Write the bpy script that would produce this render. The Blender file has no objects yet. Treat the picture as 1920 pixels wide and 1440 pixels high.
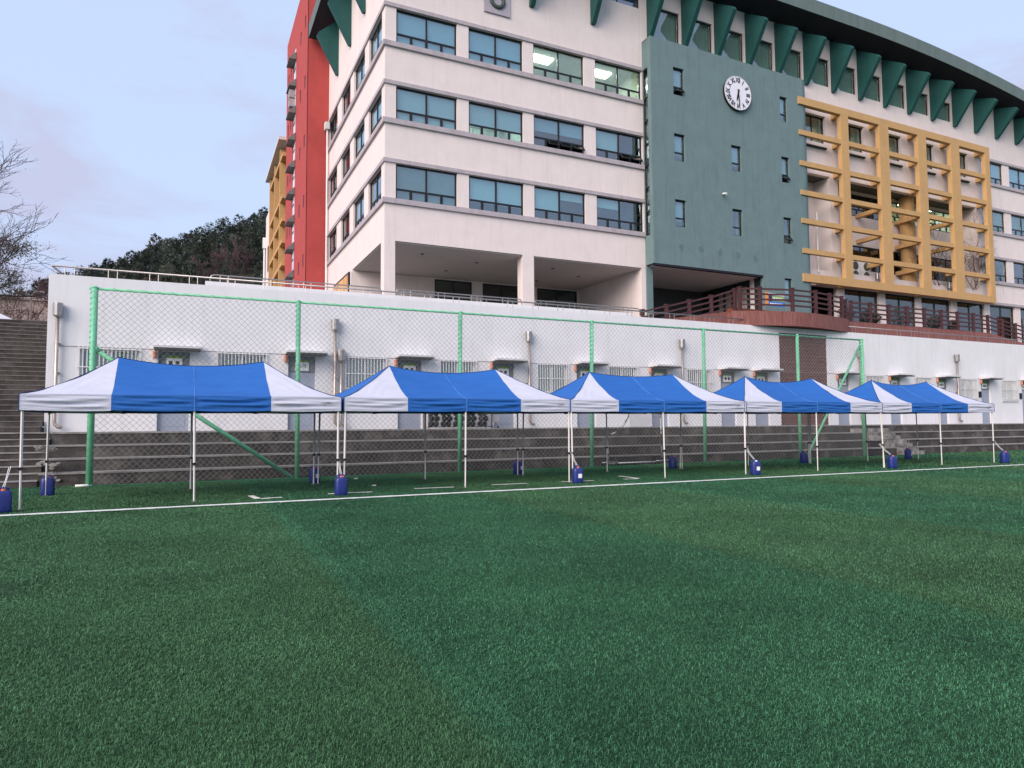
import bpy, math, random
import numpy as np
from mathutils import Vector, Matrix, Quaternion
R = math.radians
random.seed(7)
rng = np.random.default_rng(7)
sc = bpy.context.scene
col = sc.collection

# ------------------------------------------------------------------ camera
YAW, PITCH, ROLL, FPX, EYE = 0.442135, 0.058213, -0.006602, 1289.95, 1.55
fw = Vector((math.sin(YAW)*math.cos(PITCH), math.cos(YAW)*math.cos(PITCH), math.sin(PITCH)))
rt = Vector((math.cos(YAW), -math.sin(YAW), 0)); up = rt.cross(fw)
cr, sr = math.cos(ROLL), math.sin(ROLL)
rt, up = cr*rt + sr*up, -sr*rt + cr*up
cam = bpy.data.cameras.new('camera'); cam.sensor_width = 36; cam.lens = FPX*36/1920
cam.clip_start = 0.05; cam.clip_end = 3000
camo = bpy.data.objects.new('camera', cam); col.objects.link(camo)
m = Matrix((rt, up, -fw)).transposed().to_4x4(); m.translation = (0, 0, EYE)
camo.matrix_world = m; sc.camera = camo

# ------------------------------------------------------------------ sky, sun, exposure
SUN_EL, SUN_AZ = 31.0, 214.0      # degrees; azimuth clockwise from +Y: behind and left of the camera
w = bpy.data.worlds.new('World'); sc.world = w; w.use_nodes = True
nt = w.node_tree; nt.nodes.clear()
N = nt.nodes.new; L = nt.links.new
out = N('ShaderNodeOutputWorld'); bg = N('ShaderNodeBackground'); bg.inputs[1].default_value = 0.085
sky = N('ShaderNodeTexSky'); sky.sky_type = 'NISHITA'; sky.sun_disc = False
sky.sun_elevation = R(SUN_EL); sky.sun_rotation = R(SUN_AZ)
sky.air_density = 1.0; sky.dust_density = 1.6; sky.ozone_density = 2.0
tc = N('ShaderNodeTexCoord'); mp = N('ShaderNodeMapping')
mp.inputs['Scale'].default_value = (1.0, 1.0, 3.2)
n1 = N('ShaderNodeTexNoise'); n1.inputs['Scale'].default_value = 3.0; n1.inputs['Detail'].default_value = 7; n1.inputs['Roughness'].default_value = .55
n1.inputs['Distortion'].default_value = .35
rp = N('ShaderNodeValToRGB'); rp.color_ramp.elements[0].position = .43; rp.color_ramp.elements[1].position = .58
L(tc.outputs['Generated'], mp.inputs[0]); L(mp.outputs[0], n1.inputs['Vector']); L(n1.outputs['Fac'], rp.inputs[0])
veil = N('ShaderNodeMixRGB'); veil.inputs[0].default_value = .86; veil.inputs[2].default_value = (3.55, 4.3, 5.9, 1)   # thin high haze
L(sky.outputs[0], veil.inputs[1])
cl = N('ShaderNodeMixRGB'); cl.inputs[2].default_value = (3.15, 3.28, 4.45, 1)                                       # lilac dusk cloud
cm = N('ShaderNodeMath'); cm.operation = 'MULTIPLY'; cm.inputs[1].default_value = .9
L(rp.outputs[0], cm.inputs[0]); L(cm.outputs[0], cl.inputs[0]); L(veil.outputs[0], cl.inputs[1])
L(cl.outputs[0], bg.inputs[0]); L(bg.outputs[0], out.inputs[0])
sun = bpy.data.lights.new('sun', 'SUN'); sun.energy = 1.95; sun.angle = R(50); sun.color = (1.0, .86, .78)
suno = bpy.data.objects.new('sun', sun); col.objects.link(suno)
sd = Vector((math.sin(R(SUN_AZ+25))*math.cos(R(SUN_EL)), math.cos(R(SUN_AZ+25))*math.cos(R(SUN_EL)), math.sin(R(SUN_EL))))
sky.sun_rotation = R(SUN_AZ+25)
suno.rotation_euler = sd.to_track_quat('Z', 'Y').to_euler(); suno.location = (-20, -20, 30)
vs = sc.view_settings; vs.view_transform = 'Standard'; vs.look = 'None'; vs.exposure = 1.12; vs.gamma = 1
sc.render.engine = 'CYCLES'
cy = sc.cycles; cy.use_denoising = True; cy.max_bounces = 6; cy.diffuse_bounces = 3; cy.glossy_bounces = 3
cy.transparent_max_bounces = 12; cy.transmission_bounces = 4; cy.caustics_reflective = False; cy.caustics_refractive = False
try: cy.denoiser = 'OPENIMAGEDENOISE'; cy.denoising_input_passes = 'RGB_ALBEDO_NORMAL'; cy.denoising_prefilter = 'ACCURATE'
except Exception: pass

# ------------------------------------------------------------------ materials
MATS = {}
def M(name, c, rough=.8, var=.12, scale=2.5, streak=0., bump=0., bscale=60., metal=0., spec=.3, c2=None, c2lo=.45, c2hi=.65, grain=None, coat=0.):
    """painted/weathered surface: colour with mottling, rain streaks of its own and fine relief"""
    if name in MATS: return MATS[name]
    mt = bpy.data.materials.new(name); mt.use_nodes = True; t = mt.node_tree; b = t.nodes['Principled BSDF']
    A = t.nodes.new; K = t.links.new
    b.inputs['Roughness'].default_value = rough; b.inputs['Metallic'].default_value = metal
    b.inputs['Specular IOR Level'].default_value = spec; b.inputs['Coat Weight'].default_value = coat
    g = A('ShaderNodeNewGeometry'); src = g.outputs['Position']
    if grain:
        gm = A('ShaderNodeMapping'); gm.inputs['Scale'].default_value = grain; K(src, gm.inputs[0]); gsrc = gm.outputs[0]
    else: gsrc = src
    n = A('ShaderNodeTexNoise'); n.inputs['Scale'].default_value = scale; n.inputs['Detail'].default_value = 6; n.inputs['Roughness'].default_value = .65
    K(gsrc, n.inputs['Vector'])
    mr = A('ShaderNodeMapRange'); mr.inputs[1].default_value = .25; mr.inputs[2].default_value = .75
    mr.inputs[3].default_value = 1-var; mr.inputs[4].default_value = 1+var; K(n.outputs['Fac'], mr.inputs[0])
    base = None
    if c2 is not None:
        n2 = A('ShaderNodeTexNoise'); n2.inputs['Scale'].default_value = scale*.45; n2.inputs['Detail'].default_value = 8; n2.inputs['Roughness'].default_value = .7
        K(gsrc, n2.inputs['Vector'])
        r2 = A('ShaderNodeMapRange'); r2.inputs[1].default_value = c2lo; r2.inputs[2].default_value = c2hi; K(n2.outputs['Fac'], r2.inputs[0])
        mx = A('ShaderNodeMixRGB'); mx.inputs[1].default_value = (*c, 1); mx.inputs[2].default_value = (*c2, 1); K(r2.outputs[0], mx.inputs[0]); base = mx.outputs[0]
    mu = A('ShaderNodeMixRGB'); mu.blend_type = 'MULTIPLY'; mu.inputs[0].default_value = 1
    if base: K(base, mu.inputs[1])
    else: mu.inputs[1].default_value = (*c, 1)
    K(mr.outputs[0], mu.inputs[2]); cur = mu.outputs[0]
    if streak > 0:
        sm = A('ShaderNodeMapping'); sm.inputs['Scale'].default_value = (3.2, 3.2, .22); K(src, sm.inputs[0])
        n3 = A('ShaderNodeTexNoise'); n3.inputs['Scale'].default_value = 1.4; n3.inputs['Detail'].default_value = 5; n3.inputs['Roughness'].default_value = .7; K(sm.outputs[0], n3.inputs['Vector'])
        r3 = A('ShaderNodeMapRange'); r3.inputs[1].default_value = .5; r3.inputs[2].default_value = .78; r3.inputs[3].default_value = 1; r3.inputs[4].default_value = 1-streak; K(n3.outputs['Fac'], r3.inputs[0])
        m3 = A('ShaderNodeMixRGB'); m3.blend_type = 'MULTIPLY'; m3.inputs[0].default_value = 1; K(cur, m3.inputs[1]); K(r3.outputs[0], m3.inputs[2]); cur = m3.outputs[0]
    K(cur, b.inputs['Base Color'])
    if bump > 0:
        n4 = A('ShaderNodeTexNoise'); n4.inputs['Scale'].default_value = bscale; n4.inputs['Detail'].default_value = 3; K(gsrc, n4.inputs['Vector'])
        bp = A('ShaderNodeBump'); bp.inputs['Strength'].default_value = bump; bp.inputs['Distance'].default_value = .02; K(n4.outputs['Fac'], bp.inputs['Height']); K(bp.outputs[0], b.inputs['Normal'])
    MATS[name] = mt
    return mt
def glass(name, tint, refl=1.0, rough=.02, base=.0):
    if name in MATS: return MATS[name]
    mt = bpy.data.materials.new(name); mt.use_nodes = True; t = mt.node_tree; t.nodes.clear(); A = t.nodes.new; K = t.links.new
    o = A('ShaderNodeOutputMaterial'); tr = A('ShaderNodeBsdfTransparent'); tr.inputs[0].default_value = (*tint, 1)
    gl = A('ShaderNodeBsdfGlossy'); gl.inputs['Roughness'].default_value = rough; gl.inputs[0].default_value = (.95, .98, 1, 1)
    fr = A('ShaderNodeFresnel'); gg = A('ShaderNodeNewGeometry'); io = A('ShaderNodeMapRange')   # thin sheet: same reflectance from both sides
    io.inputs[3].default_value = 1.6; io.inputs[4].default_value = .625; K(gg.outputs['Backfacing'], io.inputs[0]); K(io.outputs[0], fr.inputs[0]); mu = A('ShaderNodeMath'); mu.operation = 'MULTIPLY_ADD'; mu.inputs[1].default_value = refl; mu.inputs[2].default_value = base; mu.use_clamp = True
    mx = A('ShaderNodeMixShader'); K(fr.outputs[0], mu.inputs[0]); K(mu.outputs[0], mx.inputs[0]); K(tr.outputs[0], mx.inputs[1]); K(gl.outputs[0], mx.inputs[2]); K(mx.outputs[0], o.inputs[0])
    MATS[name] = mt; return mt
def lamp(name, c, s):
    if name in MATS: return MATS[name]
    mt = bpy.data.materials.new(name); mt.use_nodes = True; b = mt.node_tree.nodes['Principled BSDF']
    b.inputs['Base Color'].default_value = (.8, .8, .8, 1); b.inputs['Emission Color'].default_value = (*c, 1); b.inputs['Emission Strength'].default_value = s
    MATS[name] = mt; return mt
cream = M('cream_paint', (.76, .67, .64), .85, .06, 1.2, .10, .35, 45)
white = M('white_paint', (.74, .735, .745), .85, .05, 1.0, .12, .2, 35)
ledge_m = M('lilac_ledge', (.43, .385, .405), .8, .12, 3, .25, .15, 40)
redm = M('red_paint', (.43, .07, .064), .8, .10, 1.5, .12, .3, 40)
teal = M('grey_green_paint', (.148, .222, .226), .85, .10, 1.3, .2, .3, 40)
fin_m = M('dark_green_paint', (.018, .088, .082), .55, .12, 2, .15, .1, 30)
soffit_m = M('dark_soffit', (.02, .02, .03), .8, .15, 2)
fascia_m = M('fascia_paint', (.125, .17, .16), .7, .12, 2, .2, .1, 30, grain=(.9, .9, .12), c2=(.23, .25, .23), c2lo=.66, c2hi=.72)
yellow = M('ochre_paint', (.53, .325, .14), .75, .08, 1.6, .14, .2, 40)
frame_m = M('dark_window_frame', (.016, .018, .022), .45, .1, 3)
greenframe = M('green_door_frame', (.018, .035, .035), .5, .1, 3)
steel = M('stainless_steel', (.40, .38, .365), .42, .1, 6, metal=1.0)
galv = M('pipe_steel', (.50, .42, .37), .4, .15, 8, .2, metal=.85)
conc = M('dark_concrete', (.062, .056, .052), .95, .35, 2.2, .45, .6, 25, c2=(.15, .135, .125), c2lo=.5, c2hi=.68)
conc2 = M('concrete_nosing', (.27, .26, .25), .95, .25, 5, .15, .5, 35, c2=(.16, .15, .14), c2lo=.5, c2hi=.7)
conc3 = M('pale_broken_concrete', (.33, .31, .285), .95, .3, 5, .1, .7, 30, c2=(.13, .12, .11), c2lo=.42, c2hi=.6)
pave = M('terrace_paving', (.25, .24, .23), .9, .15, 1)
woodm = M('red_brown_deck', (.21, .080, .068), .7, .3, 3, .35, .3, 20, grain=(9, 9, .7), c2=(.30, .135, .118), c2lo=.45, c2hi=.7)
railm = M('dark_brown_wood', (.075, .032, .034), .65, .22, 5, .1, .3, 30)
plank_m = M('brown_panel', (.13, .07, .066), .75, .18, 4, .2, .2, 30)
gateblue = M('grey_blue_door', (.31, .35, .43), .55, .06, 3, .08)
slabw = M('canopy_slab', (.62, .62, .63), .85, .07, 2, .15)
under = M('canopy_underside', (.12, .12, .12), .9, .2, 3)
barw = M('white_bar', (.74, .74, .74), .5, .05, 5)
orange = M('terracotta_lamp', (.52, .21, .13), .5, .1, 5)
signgreen = M('sign_green', (.16, .32, .05), .5, .1, 20)
signwhite = M('sign_white', (.78, .80, .78), .5, .05, 20)
black = M('black_plastic', (.012, .012, .014), .5, .1, 5)
postgreen = M('fence_green', (.16, .50, .29), .45, .16, 6, .18, .1, 40, c2=(.26, .58, .40), c2lo=.5, c2hi=.75)
netm = M('net_cord', (.22, .235, .23), .8, .15, 4)
ropegreen = M('green_cord', (.03, .20, .12), .8, .2, 8)
tblue = M('blue_canopy_cloth', (.021, .122, .41), .75, .10, 2, 0, .5, 9, spec=.25, grain=(1, 1, 5))
twhite = M('white_canopy_cloth', (.53, .545, .63), .75, .05, 2, 0, .5, 9, spec=.25, grain=(1, 1, 5))
tpipe = M('navy_piping', (.01, .03, .11), .7, .1, 5)
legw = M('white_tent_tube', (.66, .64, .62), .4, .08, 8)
canblue = M('blue_drum_plastic', (.017, .030, .18), .38, .18, 7, .1, .1, 40, spec=.5)
capred = M('red_cap', (.65, .16, .13), .5, .1, 8)
paperw = M('pale_label', (.72, .72, .74), .6, .1, 30)
linew = M('field_line_paint', (.80, .83, .79), .85, .14, 30, 0, .6, 160)
blind = M('blind_cloth', (.62, .74, .76), .85, .04, 3)
blind_b = M('blue_blind_cloth', (.42, .58, .68), .85, .04, 3)
curtain = M('teal_curtain', (.26, .40, .38), .8, .18, 2, grain=(8, 8, .6))
room_m = M('room_wall', (.62, .70, .58), .9, .12, 1.5)
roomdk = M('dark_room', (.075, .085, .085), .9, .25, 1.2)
pane = glass('tinted_glass', (.74, .88, .90), 1.0, base=.10)
pane_d = glass('dark_glass', (.45, .55, .53), 1.0, base=.07)
pane_c = glass('clear_glass', (.86, .93, .9), 1.0, base=.08)
tube_light = lamp('ceiling_light', (1, .98, .85), 12)
spot_l = lamp('lit_lamp', (1, .95, .7), 25)
bark = M('bark', (.07, .055, .05), .95, .3, 6, 0, .5, 20)
twig = M('twig', (.085, .06, .062), .95, .25, 6)
twig_p = M('brown_twig', (.105, .066, .070), .95, .3, 1)
leaf_ol = M('olive_leaf', (.11, .12, .065), .7, .4, 1.5)
needle = M('pine_needle', (.050, .066, .052), .75, .5, .35, c2=(.085, .098, .066))
hillm = M('hill_soil', (.035, .036, .026), .95, .3, .2)
soilm = M('earth', (.10, .09, .08), .95, .3, 1)

# ------------------------------------------------------------------ geometry helpers
class MB:
    def __init__(s): s.v = []; s.f = []; s.mi = []; s.cur = 0
    def quad(s, *p):
        i = len(s.v); s.v += [tuple(q) for q in p]; s.f.append(tuple(range(i, i+len(p)))); s.mi.append(s.cur); return s
    def box(s, x0, x1, y0, y1, z0, z1):
        i = len(s.v)
        s.v += [(x0,y0,z0),(x1,y0,z0),(x1,y1,z0),(x0,y1,z0),(x0,y0,z1),(x1,y0,z1),(x1,y1,z1),(x0,y1,z1)]
        for f in ((0,3,2,1),(4,5,6,7),(0,1,5,4),(1,2,6,5),(2,3,7,6),(3,0,4,7)): s.f.append(tuple(i+k for k in f)); s.mi.append(s.cur)
        return s
    def prism(s, pts, ax, a, b):
        """polygon pts in the two axes other than ax, extruded from a to b along ax"""
        i = len(s.v); n = len(pts)
        def mk(p, t):
            q = list(p); q.insert(ax, t); return tuple(q)
        s.v += [mk(p, a) for p in pts] + [mk(p, b) for p in pts]
        s.f += [tuple(i+k for k in range(n))[::-1], tuple(i+n+k for k in range(n))] + [(i+k, i+(k+1) % n, i+n+(k+1) % n, i+n+k) for k in range(n)]
        s.mi += [s.cur]*(n+2); return s
    def tube(s, pts, r, n=8, cap=True):
        pts = [Vector(p) for p in pts]; rs = r if isinstance(r, (list, tuple)) else [r]*len(pts)
        i0 = len(s.v); pr = None
        for k, p in enumerate(pts):
            d = (pts[min(k+1, len(pts)-1)]-pts[max(k-1, 0)]).normalized()
            if pr is None:
                a = Vector((0,0,1)) if abs(d.z) < .9 else Vector((1,0,0)); pr = d.cross(a).normalized()
            else: pr = (pr-d*pr.dot(d)).normalized()
            q = d.cross(pr)
            for j in range(n):
                t = 2*math.pi*j/n; s.v.append(tuple(p+(pr*math.cos(t)+q*math.sin(t))*rs[k]))
        for k in range(len(pts)-1):
            for j in range(n):
                a = i0+k*n+j; b = i0+k*n+(j+1) % n; s.f.append((a, b, b+n, a+n)); s.mi.append(s.cur)
        if cap:
            s.f += [tuple(i0+j for j in range(n))[::-1], tuple(i0+(len(pts)-1)*n+j for j in range(n))]; s.mi += [s.cur]*2
        return s
    def lbox(s, fr, u0, u1, n0, n1, z0, z1):
        """box in a wall frame fr=(origin,U,N): u along the wall, n outward"""
        O, U, Nn = fr; i = len(s.v)
        for z in (z0, z1):
            for (u, n) in ((u0,n0),(u1,n0),(u1,n1),(u0,n1)):
                p = O+U*u+Nn*n; s.v.append((p.x, p.y, p.z+z))
        for f in ((0,3,2,1),(4,5,6,7),(0,1,5,4),(1,2,6,5),(2,3,7,6),(3,0,4,7)): s.f.append(tuple(i+k for k in f)); s.mi.append(s.cur)
        return s
    def build(s, name, mat, parent=None, smooth=False, keep=False):
        me = bpy.data.meshes.new(name)
        off = Vector(parent['_o']) if parent is not None and '_o' in parent.keys() else Vector((0,0,0))
        vv = np.array(s.v, dtype=np.float64).reshape(-1, 3)-np.array(off)
        me.from_pydata(vv.tolist(), [], s.f)
        for mm in (mat if isinstance(mat, (list, tuple)) else [mat]): me.materials.append(mm)
        if isinstance(mat, (list, tuple)): me.polygons.foreach_set('material_index', s.mi)
        if smooth: me.polygons.foreach_set('use_smooth', [True]*len(me.polygons))
        import bmesh
        bm = bmesh.new(); bm.from_mesh(me); bmesh.ops.recalc_face_normals(bm, faces=bm.faces); bm.to_mesh(me); bm.free()
        o = bpy.data.objects.new(name, me); col.objects.link(o)
        if parent is not None: o.parent = parent; o['_o'] = tuple(off)
        else: o['_o'] = (0,0,0)
        return o
def text_mesh(name, body, size, mat, parent, loc, rot, scale=(1,1,1), offset=0., extrude=.003):
    tx = bpy.data.curves.new(name, 'FONT'); tx.body = body; tx.size = size; tx.align_x = 'CENTER'; tx.align_y = 'CENTER'; tx.extrude = extrude; tx.offset = offset; tx.resolution_u = 3
    to = bpy.data.objects.new(name, tx); col.objects.link(to); bpy.context.view_layer.update()
    me = bpy.data.meshes.new_from_object(to.evaluated_get(bpy.context.evaluated_depsgraph_get()))
    bpy.data.objects.remove(to); bpy.data.curves.remove(tx)
    me.materials.clear(); me.materials.append(mat)
    o = bpy.data.objects.new(name, me); col.objects.link(o); o.parent = parent
    o.location = Vector(loc)-Vector(parent['_o']); o.rotation_euler = rot; o.scale = scale
    return o
def thing(name, label, cat, loc, group=None):
    o = bpy.data.objects.new(name, None); col.objects.link(o); o.location = loc; o['_o'] = tuple(loc)
    o['label'] = label; o['category'] = cat
    if group: o['group'] = group
    o.empty_display_size = .2
    return o
def tag(o, label, cat, group=None):
    o['label'] = label; o['category'] = cat
    if group: o['group'] = group
    return o
def struct(o): o['kind'] = 'structure'; return o
def B(*a): return MB().box(*a)
def copy_tree(o, loc, parent=None, label=None):
    c = o.copy(); col.objects.link(c); c.parent = parent
    if parent is None: c.location = loc
    if label: c['label'] = label
    for ch in o.children: copy_tree(ch, None, c)
    return c
FRONT = lambda y: (Vector((0, y, 0)), Vector((1,0,0)), Vector((0,-1,0)))
LEFT = lambda x: (Vector((x, 0, 0)), Vector((0,1,0)), Vector((-1,0,0)))
def holed(mb, fr, u0, u1, z0, z1, holes, n0, n1):
    """wall slab with rectangular openings (a,b,c,d)=(u0,u1,z0,z1)"""
    us = sorted({u0, u1, *[min(max(h[0], u0), u1) for h in holes], *[min(max(h[1], u0), u1) for h in holes]})
    zs = sorted({z0, z1, *[min(max(h[2], z0), z1) for h in holes], *[min(max(h[3], z0), z1) for h in holes]})
    def hole(u, z): return any(h[0] < u < h[1] and h[2] < z < h[3] for h in holes)
    # horizontal bands first so faces stay large
    for c, d in zip(zs[:-1], zs[1:]):
        st = None
        for a, b in zip(us[:-1], us[1:]):
            h = hole((a+b)/2, (c+d)/2)
            if not h and st is None: st = a
            if h and st is not None: mb.lbox(fr, st, a, n0, n1, c, d); st = None
        if st is not None: mb.lbox(fr, st, us[-1], n0, n1, c, d)
    return mb
def curtain_mesh(fr, u0, u1, n, z0, z1, amp=.04, pitch=.12):
    mb = MB(); k = max(4, int((u1-u0)/pitch*2)); O, U, Nn = fr
    ps = [O+U*(u0+(u1-u0)*i/k)+Nn*(n+amp*(1 if i % 2 else -1)*random.uniform(.6, 1)) for i in range(k+1)]
    for a, b in zip(ps[:-1], ps[1:]): mb.quad((a.x,a.y,z0),(b.x,b.y,z0),(b.x,b.y,z1),(a.x,a.y,z1))
    return mb
def window(root, fr, u0, u1, z0, z1, trans=.5, cols=2, low=4, rec=.12, fm=None, gm=None, blinds=None, opened=(), t=.075, bmat=None):
    """frame mesh named window, its panes (and blind) sub-parts"""
    fm = fm or frame_m; gm = gm or pane; mb = MB(); n0, n1 = -rec-.07, -rec
    mb.lbox(fr, u0, u1, n0, n1, z0, z0+t).lbox(fr, u0, u1, n0, n1, z1-t, z1)
    mb.lbox(fr, u0, u0+t, n0, n1, z0+t, z1-t).lbox(fr, u1-t, u1, n0, n1, z0+t, z1-t)
    zt = z0+trans if trans else z0
    if trans: mb.lbox(fr, u0+t, u1-t, n0, n1, zt-t/2, zt+t/2)
    lowz = zt+t/2 if trans else z0+t
    W = u1-u0; cs = [u0+W*i/cols for i in range(cols+1)]; ls = [u0+W*i/low for i in range(low+1)] if trans else []
    for c in cs[1:-1]: mb.lbox(fr, c-t/2, c+t/2, n0, n1, lowz, z1-t)
    for i, c in enumerate(ls[1:-1]): mb.lbox(fr, c-t*.8, c+t*.8, n0, n1, z0+t, zt-t/2)
    o = mb.build('window', fm, root)
    g0, g1 = -rec-.045, -rec-.03
    for i in range(cols):
        a = cs[i]+(t if i == 0 else t/2)+.004; b = cs[i+1]-(t if i == cols-1 else t/2)-.004
        MB().lbox(fr, a, b, g0, g1, lowz+.004, z1-t-.004).build('pane', gm, o)
        if blinds and blinds[i % len(blinds)] > 0:
            d = blinds[i % len(blinds)]; zb = z1-t-(z1-t-z0)*d
            MB().lbox(fr, a-.03, b+.03, -rec-.125, -rec-.115, zb, z1-.004).build('blind', bmat or blind, o)
    for i in range(low if trans else 0):
        a = ls[i]+(t if i == 0 else t*.8)+.004; b = ls[i+1]-(t if i == low-1 else t*.8)-.004
        if i in opened:      # awning sash pushed out at the bottom
            O, U, Nn = fr; zt2 = zt-t/2-.01; h = zt2-z0-t; ang = R(38)
            def P(u, d, nn): q = O+U*u+Nn*(-rec+math.sin(ang)*d+math.cos(ang)*nn); return (q.x, q.y, q.z+zt2-math.cos(ang)*d+math.sin(ang)*nn)
            fb = MB()
            def bar(ua, ub, da, db):
                i0 = len(fb.v)
                for nn in (0, .05):
                    for (uu, dd) in ((ua,da),(ub,da),(ub,db),(ua,db)): fb.v.append(P(uu, dd, nn))
                for f in ((0,3,2,1),(4,5,6,7),(0,1,5,4),(1,2,6,5),(2,3,7,6),(3,0,4,7)): fb.f.append(tuple(i0+k for k in f)); fb.mi.append(0)
            bar(a, b, 0, .05); bar(a, b, h-.05, h); bar(a, a+.05, .05, h-.05); bar(b-.05, b, .05, h-.05)
            fb.build('open_sash', fm, o)
            MB().quad(P(a+.05, .05, .02), P(b-.05, .05, .02), P(b-.05, h-.05, .02), P(a+.05, h-.05, .02)).build('pane', gm, o)
        else:
            MB().lbox(fr, a, b, g0, g1, z0+t+.004, zt-t/2-.004).build('pane', gm, o)
    return o

# ------------------------------------------------------------------ ground
def turf_material():
    mt = bpy.data.materials.new('artificial_turf'); mt.use_nodes = True; t = mt.node_tree; b = t.nodes['Principled BSDF']; A = t.nodes.new; K = t.links.new
    b.inputs['Roughness'].default_value = .8; b.inputs['Specular IOR Level'].default_value = .12
    g = A('ShaderNodeNewGeometry'); sx = A('ShaderNodeSeparateXYZ'); K(g.outputs['Position'], sx.inputs[0])
    wob = A('ShaderNodeTexNoise'); wob.inputs['Scale'].default_value = 2.2; wob.inputs['Detail'].default_value = 4; K(g.outputs['Position'], wob.inputs['Vector'])
    ad = A('ShaderNodeMath'); ad.operation = 'MULTIPLY_ADD'; ad.inputs[1].default_value = .1; K(wob.outputs['Fac'], ad.inputs[0]); K(sx.outputs[0], ad.inputs[2])
    # turf rolls about 4.4 m wide laid across the pitch, alternately bluish and olive
    ph = A('ShaderNodeMath'); ph.operation = 'MULTIPLY_ADD'; ph.inputs[1].default_value = math.pi/4.45; ph.inputs[2].default_value = -(1.42)*math.pi/4.45; K(ad.outputs[0], ph.inputs[0])
    sn = A('ShaderNodeMath'); sn.operation = 'SINE'; K(ph.outputs[0], sn.inputs[0])
    mr = A('ShaderNodeMapRange'); mr.inputs[1].default_value = -.05; mr.inputs[2].default_value = .05; K(sn.outputs[0], mr.inputs[0])
    c = A('ShaderNodeMixRGB'); c.inputs[1].default_value = (.062, .155, .071, 1); c.inputs[2].default_value = (.053, .165, .084, 1); K(mr.outputs[0], c.inputs[0])
    n = A('ShaderNodeTexNoise'); n.inputs['Scale'].default_value = .55; n.inputs['Detail'].default_value = 7; n.inputs['Roughness'].default_value = .6; K(g.outputs['Position'], n.inputs['Vector'])
    m2 = A('ShaderNodeMapRange'); m2.inputs[1].default_value = .3; m2.inputs[2].default_value = .7; m2.inputs[3].default_value = .74; m2.inputs[4].default_value = 1.2; K(n.outputs['Fac'], m2.inputs[0])
    f = A('ShaderNodeTexNoise'); f.inputs['Scale'].default_value = 34; f.inputs['Detail'].default_value = 6; f.inputs['Roughness'].default_value = .8; K(g.outputs['Position'], f.inputs['Vector'])
    m3 = A('ShaderNodeMapRange'); m3.inputs[1].default_value = .33; m3.inputs[2].default_value = .68; m3.inputs[3].default_value = .45; m3.inputs[4].default_value = 1.5; K(f.outputs['Fac'], m3.inputs[0])
    mm = A('ShaderNodeMath'); mm.operation = 'MULTIPLY'; K(m2.outputs[0], mm.inputs[0]); K(m3.outputs[0], mm.inputs[1])
    x = A('ShaderNodeMixRGB'); x.blend_type = 'MULTIPLY'; x.inputs[0].default_value = 1; K(c.outputs[0], x.inputs[1]); K(mm.outputs[0], x.inputs[2]); K(x.outputs[0], b.inputs['Base Color'])
    bp = A('ShaderNodeBump'); bp.inputs['Strength'].default_value = .9; bp.inputs['Distance'].default_value = .03; K(f.outputs['Fac'], bp.inputs['Height']); K(bp.outputs[0], b.inputs['Normal'])
    return mt
turf = turf_material()
ground = struct(MB().quad((-400,-300,0),(700,-300,0),(700,21.6,0),(-400,21.6,0)).build('field', turf))
ground['label'] = 'green artificial turf sports field with white painted lines'
struct(MB().quad((-400,21.6,-.05),(700,21.6,-.05),(700,1500,-.05),(-400,1500,-.05)).build('ground', soilm))
# painted lines (flat sheets a few millimetres above the turf pile)
def line(x0, y0, x1, y1, wd=.1, z=.012):
    d = Vector((x1-x0, y1-y0, 0)).normalized(); p = Vector((-d.y, d.x, 0))*wd/2
    k = max(1, int(Vector((x1-x0, y1-y0, 0)).length/.12)); mb = MB()
    L_, R_ = [], []
    for i in range(k+1):
        q = Vector((x0, y0, z))+d*((Vector((x1-x0, y1-y0, 0))).length*i/k); a = random.uniform(.82, 1.15)
        L_.append(q+p*a); R_.append(q-p*a*random.uniform(.9, 1.1))
    for i in range(k): mb.quad(R_[i], R_[i+1], L_[i+1], L_[i])
    return struct(mb.build('painted_line', linew))
LINES = [(-40, 15.5, 70, 13.5, .22), (1.32,16.34,1.40,15.57,.15),(1.45,15.55,1.9,15.62,.13),(2.91,15.86,3.92,15.85,.13),(5.01,16.13,6.0,16.06,.13),(7.06,16.15,8.06,16.12,.13),(9.05,16.10,9.99,15.98,.13),(11.50,17.0,11.46,15.98,.15),(10.95,15.97,11.40,15.92,.13)]
for s in LINES: line(*s)

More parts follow.
